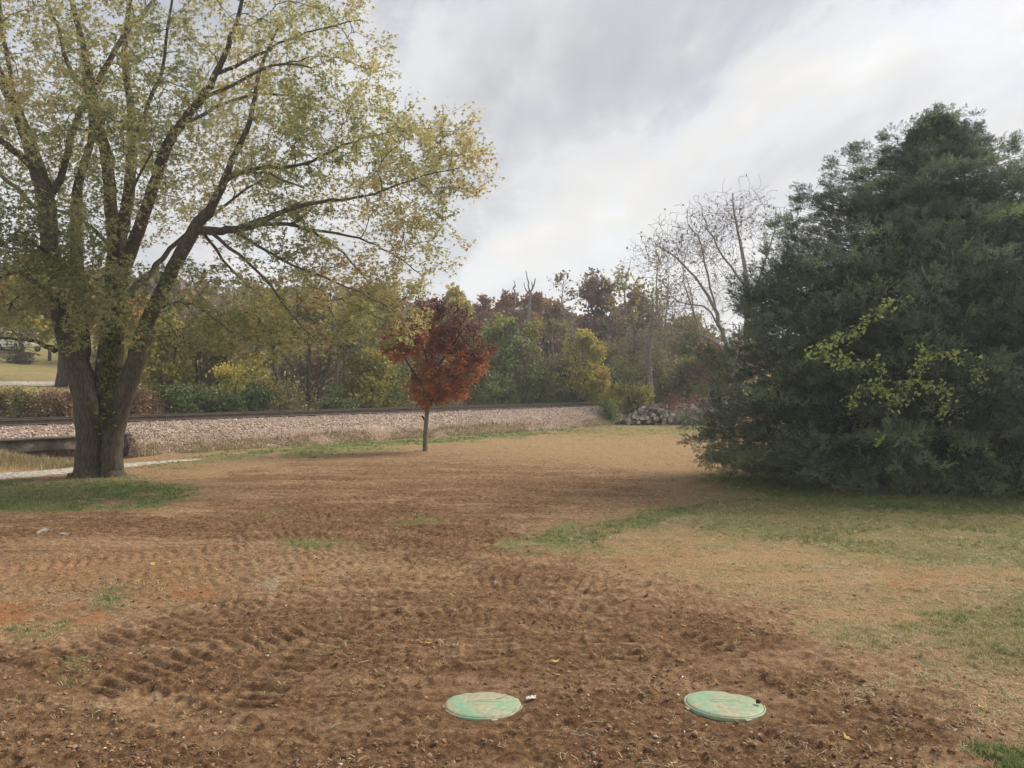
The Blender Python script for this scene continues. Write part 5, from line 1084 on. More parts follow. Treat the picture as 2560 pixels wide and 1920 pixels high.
# ------------------------------------------------------------------ ground cover
def blades(name, X, Y, Hh, Wd, tint, mat, r, bend=0.5, z=None, **props):
    if z is None: z, _ = ground_z(X, Y)
    n = len(X); a = r.random(n) * 6.283; ca, sa = np.cos(a), np.sin(a)
    b = np.stack([X, Y, z - 0.005], 1); wv = np.stack([-sa, ca, 0 * a], 1) * Wd[:, None]; ln = np.stack([ca, sa, 0 * a], 1) * (Hh * r.uniform(0, bend, n))[:, None]
    mid = b + ln * 0.35 + np.stack([0 * a, 0 * a, Hh * 0.6], 1); tip = b + ln + np.stack([0 * a, 0 * a, Hh], 1)
    V = np.stack([b - wv, b + wv, mid + wv * 0.7, mid - wv * 0.7, tip], 1).reshape(-1, 3); i = np.arange(n)[:, None] * 5
    return obj(name, mesh_np(name, V, [np.hstack([i, i + 1, i + 2, i + 3]), np.hstack([i + 3, i + 2, i + 4])], {'tint': np.repeat(np.clip(tint, 0, 1), 5)}, mat), kind='stuff', **props)
def grow_grass():
    r = np.random.default_rng(91)
    def tuft(seed, flat, nb_):
        q = np.random.default_rng(seed); T = []; V = []; F_ = []
        for k in range(nb_):
            a = q.random() * 6.283; b = np.array((q.normal(0, 0.35), q.normal(0, 0.35), 0)); ln = q.uniform(0.5, 1.3); e = q.uniform(0.05, 0.6) if flat else q.uniform(0.7, 1.45)
            d = np.array((math.cos(a) * math.cos(e), math.sin(a) * math.cos(e), math.sin(e))); w_ = np.array((-math.sin(a), math.cos(a), 0)) * 0.055
            mid = b + d * ln * 0.6; tip = b + d * ln + np.array((0, 0, -0.22 * ln)); n0 = len(V)
            V += [b - w_, b + w_, mid + w_ * 0.8, mid - w_ * 0.8, tip]; F_ += [(n0, n0 + 1, n0 + 2), (n0, n0 + 2, n0 + 3), (n0 + 3, n0 + 2, n0 + 4)]
        return np.array(V), np.array(F_)
    mat = leaf_mat('tuft', [(0, (0.075, 0.125, 0.030)), (0.35, (0.14, 0.20, 0.058)), (0.6, (0.30, 0.28, 0.125)), (1, (0.54, 0.43, 0.26))], 0.3, inst=True)
    def spots(n, ymax):
        Y = 4.2 * (ymax / 4.2) ** (r.random(n) ** 0.8); X = (r.random(n) * 2 - 1) * 0.80 * Y; ok = td(X, Y) < -2.75; X, Y = X[ok], Y[ok]
        for lx, ly, rr, _ in LIDS:
            ok = np.hypot(X - lx, Y - ly) > rr + 0.12; X, Y = X[ok], Y[ok]
        return X, Y, patches(X, Y)
    X, Y, (g, dr, dk, cl, pl) = spots(210000, 56)
    cov = smooth(0.28, 0.55, fbm(X * 2.2, Y * 2.2, 95, 3) + 0.32 * g) * smooth(0.28, 0.60, fbm(X * 0.7, Y * 0.7, 195, 3) + 0.2 * (g > 0.8))
    kg = r.random(len(X)) < g * cov * 0.9
    x, y = X[kg], Y[kg]; k = len(x); z, _ = ground_z(x, y); sc = r.uniform(0.030, 0.075, k) * (0.75 + 0.25 * np.clip(y / 14, 0.5, 3)) * (0.7 + 0.6 * fbm(x * 1.5, y * 1.5, 96, 2))
    E = np.stack([r.normal(0, 0.15, k), r.normal(0, 0.15, k), r.random(k) * 6.28], 1)
    gn_scatter('lawn_grass', [tuft(q, False, 9) for q in range(5)], np.stack([x, y, z - 0.003], 1), E, sc, 0.36 + 0.45 * (1 - g[kg]) + r.normal(0, 0.17, k) + 0.5 * (fbm(x * 0.9, y * 0.9, 98, 2) - 0.5), mat, r, kind='stuff', label='green grass patches left on the graded yard', category='grass')
    kd = (~kg) & (r.random(len(X)) < (dr * 0.75 + 0.13 * (dk < 0.4) + 0.035) * smooth(0.30, 0.60, fbm(X * 0.5, Y * 2.6, 197, 3) + 0.1))
    x, y = X[kd], Y[kd]; k = len(x); z, _ = ground_z(x, y); sc = r.uniform(0.025, 0.075, k) * (0.75 + 0.25 * np.clip(y / 14, 0.5, 3))
    E = np.stack([r.normal(0, 0.2, k), r.normal(0, 0.2, k), r.random(k) * 6.28], 1)
    gn_scatter('dry_grass', [tuft(10 + q, True, 7) for q in range(5)], np.stack([x, y, z - 0.001], 1), E, sc, r.uniform(0.55, 1.0, k), mat, r, kind='stuff', label='dry straw-coloured grass flattened over the soil', category='grass')
    # taller straw along the foot of the ballast, and weeds on the far side of the track
    k = 15000; t = -8 + 60 * r.random(k); d = -2.25 - 0.85 * r.random(k) ** 1.0 + 0.4 * (fbm(t * 0.6, t * 0 + 3, 96, 2) - 0.5); P = np.stack([TP[0] + t * TD[0] + d * TN[0], TP[1] + t * TD[1] + d * TN[1]], 1)
    kp = ~((t > -0.5) & (t < 3.6)) & (fbm(t * 0.9, d, 97, 2) > 0.38)
    zg, _ = ground_z(P[kp, 0], P[kp, 1]); zg = np.maximum(zg, emb_z(t[kp], d[kp]))
    blades('verge_grass', P[kp, 0], P[kp, 1], r.uniform(0.07, 0.22, kp.sum()), r.uniform(0.008, 0.016, kp.sum()), r.uniform(0.6, 1, kp.sum()), M['blade'], r, 0.7, z=zg, label='tall dry grass along the foot of the ballast bank', category='grass')
    k = 5000; X = r.uniform(-19.5, -13.6, k); Y = 24.2 + r.normal(0, 0.55, k)
    blades('bank_grass', X, Y, r.uniform(0.08, 0.26, k), r.uniform(0.008, 0.015, k), r.uniform(0.62, 1, k), M['blade'], r, 0.9, label='dry golden grass on the bank beside the culvert', category='grass')
    k = 20000; t = -22 + 95 * r.random(k); d = 3.4 + 7 * r.random(k) ** 1.3; P = np.stack([TP[0] + t * TD[0] + d * TN[0], TP[1] + t * TD[1] + d * TN[1]], 1)
    hgt = r.uniform(0.35, 1.25, k) * (0.5 + fbm(t * 0.5, d * 0.5, 98, 3))
    blades('weeds', P[:, 0], P[:, 1], hgt, r.uniform(0.010, 0.028, k), fbm(t * 0.3, d * 0.3, 99, 3) * 0.7 + r.normal(0.1, 0.15, k), M['weed'], r, 0.6, label='tall weeds and brambles growing beyond the rails', category='weeds')
    # rank grass round the woodpile and the fence
    k = 5200; X = r.uniform(6, 15.5, k); Y = r.uniform(50.2, 53.5, k); ok = td(X, Y) < -3
    X, Y = X[ok], Y[ok]; k = len(X)
    blades('rank_grass', X, Y, r.uniform(0.3, 1.0, k), r.uniform(0.012, 0.028, k), r.uniform(0.3, 1, k), M['weed'], r, 0.6, label='rank tan grass along the fence behind the woodpile', category='grass')
grow_grass()
def scatter_soil():
    r = np.random.default_rng(111); n = 60000
    Y = 4.4 * (16 / 4.4) ** (r.random(n) ** 0.9); X = (r.random(n) * 2 - 1) * 0.78 * Y
    g, dr, dk, cl, pl = patches(X, Y); k = r.random(n) < (0.16 + 0.84 * dk) * (1 - 0.85 * g) * (1 - 0.6 * dr) * smooth(0.30, 0.58, fbm(X * 1.2, Y * 1.2, 112, 3))
    for lx, ly, rr, _ in LIDS: k &= np.hypot(X - lx, Y - ly) > rr + 0.03
    X, Y = X[k], Y[k]; z, zn = ground_z(X, Y); k = r.random(len(X)) > zn[5] * 0.85; X, Y, z = X[k], Y[k], z[k]; n = len(X)
    sz = 0.0035 + 0.019 * r.random(n) ** 5
    def clod(seed):
        q = np.random.default_rng(seed); th = np.arange(6) * 1.0472; ring = np.stack([np.cos(th), np.sin(th), 0 * th], 1)
        v = np.vstack([ring - np.array((0, 0, 0.3)), ring * 0.8 + np.array((0, 0, 0.4)), [(0, 0, 0.8)]]) * q.uniform(0.65, 1.3, (13, 1)) + q.normal(0, 0.10, (13, 3))
        f = [(i, (i + 1) % 6, 6 + (i + 1) % 6) for i in range(6)] + [(i, 6 + (i + 1) % 6, 6 + i) for i in range(6)] + [(6 + i, 6 + (i + 1) % 6, 12) for i in range(6)]
        return v, np.array(f)
    m = leaf_mat('clod', [(0, (0.13, 0.075, 0.044)), (0.5, (0.22, 0.135, 0.08)), (0.93, (0.34, 0.225, 0.14)), (1, (0.50, 0.40, 0.31))], 0.0, 0.95, inst=True)
    E = np.stack([r.normal(0, 0.3, n), r.normal(0, 0.3, n), r.random(n) * 6.28], 1)
    gn_scatter('soil_clods', [clod(q) for q in range(5)], np.stack([X, Y, z + 0.002], 1), E, sz, np.where(r.random(n) < 0.006, 1.0, r.random(n) * 0.9), m, r, kind='stuff', label='loose brown clods and pebbles on the graded soil', category='soil')
    # straws, rootlets and twigs
    k = 300; Y = 4.8 * (20 / 4.8) ** r.random(k); X = (r.random(k) * 2 - 1) * 0.72 * Y; z, _ = ground_z(X, Y); a = r.random(k) * 6.28; L = r.uniform(0.02, 0.10, k)
    tq = np.linspace(-1, 1, 5); P = np.stack([X[:, None] + np.cos(a)[:, None] * L[:, None] * tq + r.normal(0, 0.008, (k, 5)), Y[:, None] + np.sin(a)[:, None] * L[:, None] * tq + r.normal(0, 0.008, (k, 5)), np.zeros((k, 5))], -1)
    zz, _ = ground_z(P[..., 0], P[..., 1]); P[..., 2] = zz + 0.012 + r.random((k, 5)) * 0.01
    v, q = tubes(P, np.full((k, 5), 0.0017) * r.uniform(0.7, 1.8, (k, 1)), 3)
    obj('rootlets', mesh_np('rootlets', v, q, mats=M['stick']), kind='stuff', label='pale straws and rootlets strewn over the soil', category='debris')
    # tiny pale scraps and small leaves
    k = 300; Y = 4.8 * (24 / 4.8) ** r.random(k); X = (r.random(k) * 2 - 1) * 0.72 * Y; z, _ = ground_z(X, Y)
    m2 = leaf_mat('scrap', [(0, (0.34, 0.20, 0.08)), (0.6, (0.52, 0.36, 0.15)), (1, (0.70, 0.62, 0.52))], 0.1)
    obj('leaf_litter', leaf_mesh('leaf_litter', np.stack([X, Y, z + 0.012], 1), r.uniform(0.012, 0.035, k), r.random(k), 'oval', m2, r, flat=0.75), kind='stuff', label='small dead leaf scraps littering the yard', category='litter')
    # the larger fallen leaves one can count
    mf = leaf_mat('fallen', [(0, (0.46, 0.30, 0.07)), (1, (0.62, 0.46, 0.12))], 0.2)
    spots = [(1117, 1415), (1072, 1610), (380, 1412), (423, 1407), (342, 1455), (1155, 1540), (1710, 1560), (2115, 1852), (1390, 1665), (2450, 1780), (1650, 1530), (2255, 1522), (520, 1742), (1080, 1400)]
    for i, (a, b_) in enumerate(spots):
        x, y = gp(a, b_); o = obj('fallen_leaf', leaf_mesh('fallen_leaf', np.zeros((1, 3)), [r.uniform(0.05, 0.075)], [r.random()], 'maple', mf, r, flat=0.75), loc=(x, y, gz(x, y) + 0.02))
        o['label'] = 'single yellow fallen maple leaf lying on the graded soil'; o['category'] = 'leaf'; o['group'] = 'yellow leaves fallen on the soil'
scatter_soil()

# ------------------------------------------------------------------ septic lids
def lid_material():
    m, t = new_mat('lid_plastic'); L = t.links.new; tc = t.nodes.new('ShaderNodeTexCoord'); oi = t.nodes.new('ShaderNodeObjectInfo')
    va = t.nodes.new('ShaderNodeVectorMath'); va.operation = 'ADD'; L(tc.outputs['Object'], va.inputs[0]); L(oi.outputs['Location'], va.inputs[1])
    n = noise_node(t, 3.6, 7, 0.62, va.outputs[0], 0.6); n2 = noise_node(t, 22, 6, 0.7, va.outputs[0])
    g = ramp(t, [(0.3, (0.115, 0.30, 0.180)), (0.7, (0.185, 0.385, 0.250))], n2.outputs[0]).outputs[0]
    dirt = ramp(t, [(0.3, (0.27, 0.19, 0.12)), (0.7, (0.44, 0.36, 0.26))], n2.outputs[0]).outputs[0]
    f = mathn(t, 'MULTIPLY_ADD', n2.outputs[0], 0.35, mathn(t, 'MULTIPLY', n.outputs[0], 0.8)); fr = ramp(t, [(0.51, (0.20, 0.20, 0.20)), (0.65, (0.82, 0.82, 0.82))], f).outputs[0]
    at = t.nodes.new('ShaderNodeAttribute'); at.attribute_name = 'tint'
    fr = mathn(t, 'MAXIMUM', fr, mathn(t, 'MULTIPLY', at.outputs['Fac'], mathn(t, 'MULTIPLY_ADD', n2.outputs[0], 1.4, -0.1)), clamp=True)
    p = t.nodes.new('ShaderNodeBsdfPrincipled'); L(mixc(t, fr, g, dirt), p.inputs['Base Color']); p.inputs['Roughness'].default_value = 0.55; p.inputs['Specular IOR Level'].default_value = 0.3
    b = t.nodes.new('ShaderNodeBump'); b.inputs['Strength'].default_value = 0.25; b.inputs['Distance'].default_value = 0.01; L(f, b.inputs['Height']); L(b.outputs[0], p.inputs['Normal'])
    o = t.nodes.new('ShaderNodeOutputMaterial'); L(p.outputs[0], o.inputs[0]); return m
def lathe(name, prof, mats, parent, k=56, tint=None):
    th = np.arange(k) * 2 * np.pi / k; pr = np.array(prof); n = len(pr)
    V = np.stack([pr[:, None, 0] * np.cos(th), pr[:, None, 0] * np.sin(th), np.repeat(pr[:, 1:2], k, 1)], -1).reshape(-1, 3)
    i = np.arange(n - 1)[:, None] * k + np.arange(k)[None]; j = np.arange(n - 1)[:, None] * k + (np.arange(k)[None] + 1) % k
    Q = np.stack([i, j, j + k, i + k], -1).reshape(-1, 4)
    tv = np.repeat(np.array(tint if tint is not None else [0] * n, float), k)
    return obj(name, mesh_np(name, V, Q, {'tint': tv}, mats, smooth_shade=True), parent)
def build_lids():
    m = lid_material()
    labs = ['round green plastic septic lid with brown soil smears, left of the two', 'round green plastic septic lid with a clod on its edge, right of the two']
    for (lx, ly, R, w_), lab in zip(LIDS, labs):
        root = empty('septic_lid', (lx, ly, -0.040), lab, 'lid'); root.rotation_euler = (math.radians(-3.4), math.radians(1.6 if w_ else -0.3), 0)
        S = R / 0.32
        dome = [(0.001, 0.056), (0.08, 0.0555), (0.15, 0.054), (0.21, 0.051), (0.26, 0.047), (0.285, 0.044), (0.297, 0.040), (0.303, 0.035), (0.304, 0.030)]
        lathe('cover', [(a * S, z) for a, z in dome], m, root, tint=[0, 0, 0, 0, 0.1, 0.35, 0.7, 0.9, 0.9])
        rim = [(0.304, 0.026), (0.309, 0.034), (0.318, 0.034), (0.322, 0.026), (0.322, -0.06)]
        lathe('rim', [(a * S, z) for a, z in rim], m, root, tint=[0.05, 0.15, 0.25, 0.5, 1])
        for k in range(4):
            mb = MB(); a = k * math.pi / 2 + 0.3; c, s = math.cos(a), math.sin(a); mb.box((0.328 * S * c, 0.328 * S * s, 0.018), (0.035, 0.05, 0.016), np.array([(c, -s, 0), (s, c, 0), (0, 0, 1)])); mb.build('screw_tab', [m], root)
        # moulded rib across the cover
        for k in range(2):
            mb = MB(); mb.tube([(x * S, 0.02 * (2 * k - 1), 0.0555 - 0.07 * x * x) for x in np.linspace(-0.13, 0.13, 7)], [0.0028] * 7, 6); mb.build('rib', [m], root)
    x, y, R, _ = LIDS[1]; mb = MB(); r = np.random.default_rng(2); th = np.arange(8) * 0.785
    pr = [(0.016, 0), (0.021, 0.010), (0.017, 0.022), (0.008, 0.029)]
    V = np.array([(a * math.cos(t) * (1 + 0.2 * r.normal()), a * math.sin(t) * (1 + 0.2 * r.normal()), z) for a, z in pr for t in th] + [(0, 0, 0.031)])
    q = [(i * 8 + j, i * 8 + (j + 1) % 8, i * 8 + 8 + (j + 1) % 8, i * 8 + 8 + j) for i in range(3) for j in range(8)]; t3 = [(24 + j, 24 + (j + 1) % 8, 32) for j in range(8)]
    mb.add(V, q, t3); o = mb.build('soil_clod', [M['tie']], None, True, loc=(x + 0.255, y - 0.045, 0.018)); o['label'] = 'dark clod of soil on the right-hand septic lid'; o['category'] = 'clod'
    # crumpled white scrap beside the first lid
    x, y = gp(1328, 1752); g = 9; r = np.random.default_rng(8); u, v = np.meshgrid(np.linspace(-1, 1, g), np.linspace(-1, 1, g), indexing='ij')
    Z = 0.016 + 0.018 * r.random((g, g)) * (1 - 0.3 * u * u); X = u * 0.036 * (1 + 0.2 * r.normal(size=(g, g)) * 0.5) ; Yv = v * 0.024 + 0.25 * X
    i = np.arange(g - 1)[:, None] * g + np.arange(g - 1)[None]
    o = obj('plastic_scrap', mesh_np('plastic_scrap', np.stack([X, Yv, Z], -1).reshape(-1, 3), np.stack([i, i + 1, i + g + 1, i + g], -1).reshape(-1, 4), mats=M['white_bits']), loc=(x, y, gz(x, y) - 0.004)); o['label'] = 'crumpled white plastic scrap next to the left septic lid'; o['category'] = 'scrap'
    md = o.modifiers.new('thickness', 'SOLIDIFY'); md.thickness = 0.004
build_lids()

# ------------------------------------------------------------------ woodpile, brush, posts
def log_mesh(r, L, R):
    k = 9; th = np.arange(k) * 2 * np.pi / k; rr = R * (1 + r.normal(0, 0.07, k)); V = []
    for x, s in ((-L / 2, 1.0), (-L / 6, 1.03), (L / 6, 0.99), (L / 2, 0.96)):
        V += [(x + r.normal(0, 0.008), math.cos(t) * q * s, math.sin(t) * q * s) for t, q in zip(th, rr)]
    V += [(-L / 2 - 0.004, 0, 0), (L / 2 + 0.004, 0, 0)]
    Q = [(i * k + j, i * k + (j + 1) % k, i * k + k + (j + 1) % k, i * k + k + j) for i in range(3) for j in range(k)]
    T = [(36, (j + 1) % k, j) for j in range(k)] + [(37, 27 + j, 27 + (j + 1) % k) for j in range(k)]
    return mesh_np('cut_log', np.array(V), [np.array(Q), np.array(T)], mats=[M['log_bark'], M['log_end']], mat_idx=[0] * len(Q) + [1] * len(T))
def build_woodpile():
    r = np.random.default_rng(121); ms = [log_mesh(r, r.uniform(0.40, 0.62), r.uniform(0.08, 0.155)) for _ in range(14)]
    cx, cy = Wp(1628, 1060, 48.5)[:2]; n = 0
    for layer, z in enumerate((0.14, 0.37, 0.58, 0.77, 0.92)):
        hw = 2.15 - 0.36 * layer; hd = 0.95 - 0.16 * layer; m = [50, 40, 30, 18, 8][layer]
        for i in range(m):
            x = cx + hw * (-1 + 2 * (i + 0.5) / m) + r.normal(0, 0.05); y = cy + r.uniform(-hd, hd) * 0.85
            prof = max(0.25, 1 - ((x - cx) / 2.35) ** 2)
            o = obj('cut_log', ms[r.integers(len(ms))], loc=(x, y, z * (0.55 + 0.45 * prof) + r.normal(0, 0.02)))
            o.rotation_euler = (r.random() * 6.28, r.normal(0, 0.35), r.choice([r.normal(0.3, 0.5), r.normal(1.6, 0.5)]))
            o['label'] = 'short weathered grey log heaped in the woodpile by the fence'; o['category'] = 'log'; o['group'] = 'cut logs heaped in the woodpile'
build_woodpile()
def sticks(name, label, cat, c, rad, n, seed, mat='stick', lmin=0.5, lmax=1.6, tk=0.014):
    r = np.random.default_rng(seed); root = empty(name, c, label, cat)
    P = []; R = []
    for k in range(n):
        p = r.normal(0, 0.42, 3) * np.array(rad); p[2] = abs(r.normal(0, 0.5)) * rad[2]; L = r.uniform(lmin, lmax); a = r.random() * 6.28; e = r.normal(0.15, 0.45)
        d = np.array((math.cos(a) * math.cos(e), math.sin(a) * math.cos(e), math.sin(e))); q = np.array([p + d * L * (f - 0.5) + r.normal(0, 0.04, 3) for f in np.linspace(0, 1, 5)]); q[:, 2] = np.maximum(q[:, 2], 0.01)
        P.append(q); R.append(np.linspace(1.2, 0.4, 5) * tk * r.uniform(0.6, 1.6))
    v, q = tubes(np.array(P), np.array(R), 4); obj('twigs', mesh_np('twigs', v, q, mats=M[mat], smooth_shade=True), root)
    return root
c = Wp(1752, 1062, 48.0); sticks('brush_pile', 'heap of grey dead branches right of the woodpile', 'brush pile', (c[0], 48.3, 0), (2.2, 0.9, 1.0), 420, 131, tk=0.018)
T_ = Tree(132); c = Wp(1738, 1050, 48.0); rt = empty('dead_branch', (c[0], 47.4, 0), 'pale forked dead branch leaning out of the brush heap', 'branch')
for q in [[(1764, 1062, 5, 0), (1745, 1050, 4.4, 0), (1728, 1043, 3.4, 0), (1722, 1040, 2, 0)], [(1742, 1049, 3.2, 0), (1736, 1030, 2.6, 0), (1738, 1015, 1.8, 0)], [(1742, 1049, 3.2, 0), (1741, 1028, 2.4, 0), (1733, 1010, 1.6, 0)], [(1736, 1034, 2.2, 0), (1728, 1024, 1.4, 0)]]: T_.limb(*px_limb(q, 47.4), m=6, sub=2, wob=0.02)
T_.wood('limbs', M['log_end'], rt)
def rubble():
    r = np.random.default_rng(141)
    for i in range(9):
        px, py = 1764 + i * 3.6 + r.normal(0, 1.5), 1031 - 4 * math.sin(i / 8 * 3.1) + r.normal(0, 1.5); p = Wp(px, py, 48.6); s = r.uniform(0.07, 0.15)
        mb = MB(); mb.box((0, 0, 0), (s * 2, s * 1.4, s)); o = mb.build('rubble_chunk', [M['white_bits']], None, loc=p); o.rotation_euler = r.random(3) * 1.2
        b = o.modifiers.new('worn', 'BEVEL'); b.width = 0.02; b.segments = 2
        o['label'] = 'white rubble chunk lying on top of the brush heap by the cedar'; o['category'] = 'rubble'; o['group'] = 'white rubble chunks on the brush heap'
    mb = MB(); c = Wp(1780, 1062, 48.6)
    root = sticks('dark_brush', 'dark heap of brush under the white rubble beside the cedar', 'brush pile', (c[0], 48.8, 0), (0.9, 0.5, 1.25), 260, 142, 'bark_grey', 0.3, 0.9, 0.02)
rubble()
def posts():
    data = [(1550, 1012, 51, 0, 'thin rusty fence post left of the woodpile, tallest of two'), (1569, 1015, 51, 0, 'thin rusty fence post just behind the left end of the woodpile'), (1594, 998, 52, 2, 'thick old wooden fence post behind the woodpile'), (1668, 1011, 51, 1, 'white-tipped metal fence post behind the middle of the woodpile'),
            (1684, 1014, 51.5, 0, 'plain brown metal fence post right of the white-tipped one'), (1733, 1012, 51, 1, 'white-tipped metal fence post above the brush heap'), (1802, 1013, 50.5, 1, 'white-tipped metal fence post at the edge of the cedar')]
    for px, py, Y, kind, lab in data:
        p = Wp(px, py, Y); H = p[2]; root = empty('fence_post', (p[0], Y, 0), lab, 'fence post', 'fence posts behind the woodpile'); mb = MB()
        if kind == 2: mb.tube([(0, 0, -0.1), (0.01, 0, H * 0.5), (0, 0.01, H)], [0.10, 0.095, 0.085], 9); mb.build('shaft', [M['bark_grey']], root)
        else:
            mb.prism([(-0.028, 0, -0.1), (0.028, 0, -0.1), (0.028, 0.008, -0.1), (0.005, 0.008, -0.1), (0.005, 0.045, -0.1), (-0.005, 0.045, -0.1), (-0.005, 0.008, -0.1), (-0.028, 0.008, -0.1)], (0, 0, H + 0.1 - (0.22 if kind else 0)))
            mb.build('shaft', [M['post_green']], root)
            if kind:
                mb = MB(); mb.prism([(-0.03, -0.001, H - 0.22), (0.03, -0.001, H - 0.22), (0.03, 0.009, H - 0.22), (0.006, 0.009, H - 0.22), (0.006, 0.046, H - 0.22), (-0.006, 0.046, H - 0.22), (-0.006, 0.009, H - 0.22), (-0.03, 0.009, H - 0.22)], (0, 0, 0.22)); mb.build('painted_tip', [M['white_bits']], root)
    pts = [Wp(a, b_, y) for a, b_, y in ((1500, 1016, 51), (1550, 1016, 51), (1569, 1019, 51), (1668, 1018, 51), (1733, 1018, 51), (1802, 1018, 50.5), (1900, 1020, 50))]
    for k in range(3):
        mb = MB(); mb.tube([np.array((p[0], p[1] - 0.03, 0.95 - 0.32 * k + 0.02 * (i % 2))) for i, p in enumerate(pts)], [0.004] * 7, 4)
        o = mb.build('fence_wire', [M['steel']], None); o['label'] = ['top', 'middle', 'bottom'][k] + ' wire strung along the fence posts behind the woodpile'; o['category'] = 'wire'; o['group'] = 'fence wires behind the woodpile'
posts()

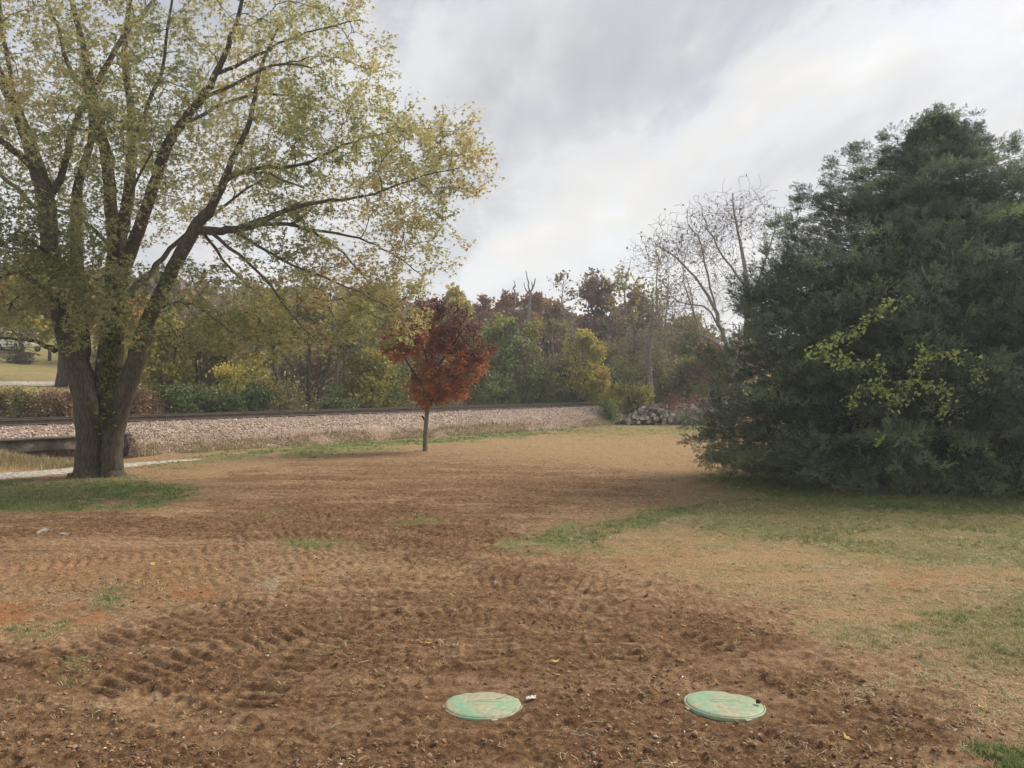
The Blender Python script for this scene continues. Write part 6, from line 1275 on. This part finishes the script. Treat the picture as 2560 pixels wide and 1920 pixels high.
# ------------------------------------------------------------------ far lawn: shelter, house, vehicles, heap, post
def far_lawn():
    # low open shelter
    Y = 52; X, zb = on_ground(690, Y); root = empty('shelter', (X, Y, zb), 'small grey open-sided shelter with sloping roof behind the thickets', 'shelter')
    def z_of(py): return CAMZ + (960 - py) / F * Y - zb
    def x_of(px): return (px - 1280) / F * Y - X
    mb = MB(); mb.prism([(x_of(641), 0, z_of(917)), (x_of(676), 0, z_of(896)), (x_of(730), 0, z_of(880)), (x_of(730), 0, z_of(876)), (x_of(676), 0, z_of(892)), (x_of(639), 0, z_of(915))], (0, 2.6, 0)); mb.build('roof', [M['roof_grey']], root)
    for px in (655, 705, 728):
        for y in (0.15, 2.4):
            mb = MB(); mb.box((x_of(px), y, z_of(905 if px < 700 else 895) / 2), (0.16, 0.16, z_of(905 if px < 700 else 890))); mb.build('post', [M['wood_grey']], root)
    mb = MB(); mb.box(((x_of(650) + x_of(735)) / 2, 0.02, z_of(925)), (x_of(735) - x_of(650), 0.08, 0.14)); mb.build('rail_board', [M['white_paint']], root)
    # house on the slope
    Y = 92; X, zb = on_ground(668, Y); root = empty('house', (X, Y, zb), 'pale gabled house on the slope, half hidden by the thickets', 'house')
    W_, D_, Hh = 5.2, 7.5, 2.9
    mb = MB(); mb.box((0, D_ / 2, Hh / 2), (W_, D_, Hh)); mb.prism([(-W_ / 2, 0, Hh), (W_ / 2, 0, Hh), (0, 0, Hh + 1.9)], (0, D_, 0)); mb.build('wall', [M['siding']], root)
    for sg in (-1, 1):
        mb = MB(); e = np.array((sg * (W_ / 2 + 0.3), -0.3, Hh - 0.2)); a = np.array((0, -0.3, Hh + 2.0)); mb.prism([e, a, a + np.array((0, 0, 0.12)), e + np.array((0, 0, 0.12))], (0, D_ + 0.6, 0)); mb.build('roof', [M['roof_grey']], root)
    for x in (-1.5, 1.3):
        mb = MB(); mb.box((x, -0.03, 1.55), (0.95, 0.08, 1.35)); f = mb.build('window', [M['white_paint']], root)
        for dx in (-0.2, 0.2):
            for dz in (-0.3, 0.3):
                mb = MB(); mb.box((x + dx, -0.075, 1.55 + dz), (0.34, 0.02, 0.54)); mb.build('pane', [M['dark_glass']], f)
    mb = MB(); mb.box((0, -0.03, 1.0), (0.9, 0.07, 2.0)); mb.build('door', [M['wood_grey']], root)
    # parked vehicles
    def car(px, Y, rot, van, label):
        X, zb = on_ground(px, Y); root = empty('parked_van' if van else 'parked_car', (X, Y, zb), label, 'van' if van else 'car'); root.rotation_euler = (0, 0, rot)
        side = [(-2.2, 0.35), (-2.25, 0.8), (-2.1, 1.0), (-1.3, 1.08), (-0.7, 1.5), (0.8, 1.52), (1.5, 1.05), (2.2, 0.95), (2.28, 0.6), (2.2, 0.33)] if not van else [(-2.6, 0.4), (-2.65, 1.1), (-2.5, 2.1), (-2.3, 2.25), (1.2, 2.25), (1.9, 1.4), (2.6, 1.15), (2.7, 0.7), (2.6, 0.4)]
        mb = MB(); hw = 0.86 if not van else 0.98
        mb.prism([(x, -hw, z) for x, z in side], (0, 2 * hw, 0)); o = mb.build('body', [M['white_paint']], root); bv = o.modifiers.new('edge', 'BEVEL'); bv.width = 0.06; bv.segments = 2; bv.limit_method = 'ANGLE'
        win = [[(-1.2, 1.1), (-0.65, 1.42), (0.0, 1.44), (0.0, 1.08)], [(0.08, 1.08), (0.08, 1.44), (0.75, 1.44), (1.3, 1.08)]] if not van else [[(0.1, 1.45), (0.1, 2.05), (1.15, 2.05), (1.65, 1.45)]]
        for wn in win:
            for sg in (-1, 1):
                mb = MB(); mb.prism([(x, sg * (hw + 0.004), z) for x, z in wn], (0, sg * 0.012, 0)); mb.build('window', [M['dark_glass']], root)
        a, b_ = ((0.8, 1.52), (1.5, 1.05)) if not van else ((1.2, 2.25), (1.9, 1.4))
        mb = MB(); mb.prism([(a[0] + 0.08, -hw + 0.1, a[1] - 0.02), (a[0] + 0.08, hw - 0.1, a[1] - 0.02), (b_[0] + 0.02, hw - 0.1, b_[1] + 0.04), (b_[0] + 0.02, -hw + 0.1, b_[1] + 0.04)], (0.03, 0, 0.03)); mb.build('windscreen', [M['dark_glass']], root)
        for x in ((-1.4, 1.45) if not van else (-1.7, 1.75)):
            for sg in (-1, 1):
                mb = MB(); mb.tube([(x, sg * (hw - 0.2), 0.33), (x, sg * (hw + 0.02), 0.33)], [0.33, 0.33], 16); wl = mb.build('wheel', [M['tyre']], root)
                mb = MB(); mb.tube([(x, sg * (hw + 0.02), 0.33), (x, sg * (hw + 0.035), 0.33)], [0.19, 0.17], 12); mb.build('rim', [M['wood_grey']], wl)
        for sg in (-1, 1):
            mb = MB(); mb.box((2.24 if not van else 2.66, sg * 0.62, 0.74 if not van else 0.9), (0.06, 0.3, 0.14)); mb.build('headlight', [M['lamp_glass']], root)
    car(48, 63.5, math.radians(-35), False, 'white parked car at the top of the far lawn')
    car(15, 76, math.radians(20), True, 'white parked van behind the far lawn, at the picture edge')
    X, zb = on_ground(52, 57); sticks('brush_heap', 'brown brush heap on the far lawn in front of the parked car', 'brush pile', (X, 57, zb), (1.1, 0.7, 0.9), 170, 151, 'bark_dark', 0.5, 1.3, 0.02)
    X, zb = on_ground(124, 60); root = empty('wooden_post', (X, 60, zb), 'short dark wooden post on the far lawn', 'post'); mb = MB(); mb.tube([(0, 0, -0.1), (0.01, 0, 0.5), (0, 0, 1.15)], [0.15, 0.13, 0.12], 8); mb.build('shaft', [M['bark_dark']], root)
    mb = MB(); mb.tube([(0, 0, 1.15), (0, 0, 1.2)], [0.14, 0.10], 8); mb.build('cap', [M['bark_grey']], root)
far_lawn()

# ------------------------------------------------------------------ moist autumn air
def build_haze():
    m, t = new_mat('haze'); v = t.nodes.new('ShaderNodeVolumePrincipled'); v.inputs['Color'].default_value = (0.95, 0.96, 0.98, 1); v.inputs['Density'].default_value = 0.0012; v.inputs['Anisotropy'].default_value = 0.2
    o = t.nodes.new('ShaderNodeOutputMaterial'); t.links.new(v.outputs[0], o.inputs['Volume'])
    mb = MB(); mb.box((10, 130, 19), (420, 280, 44)); h = mb.build('haze', [m], None, kind='stuff'); h['label'] = 'thin pale haze in the air over the yard and woods'; h['category'] = 'haze'
    h.display_type = 'WIRE'
build_haze()
scene.cycles.volume_bounces = 0
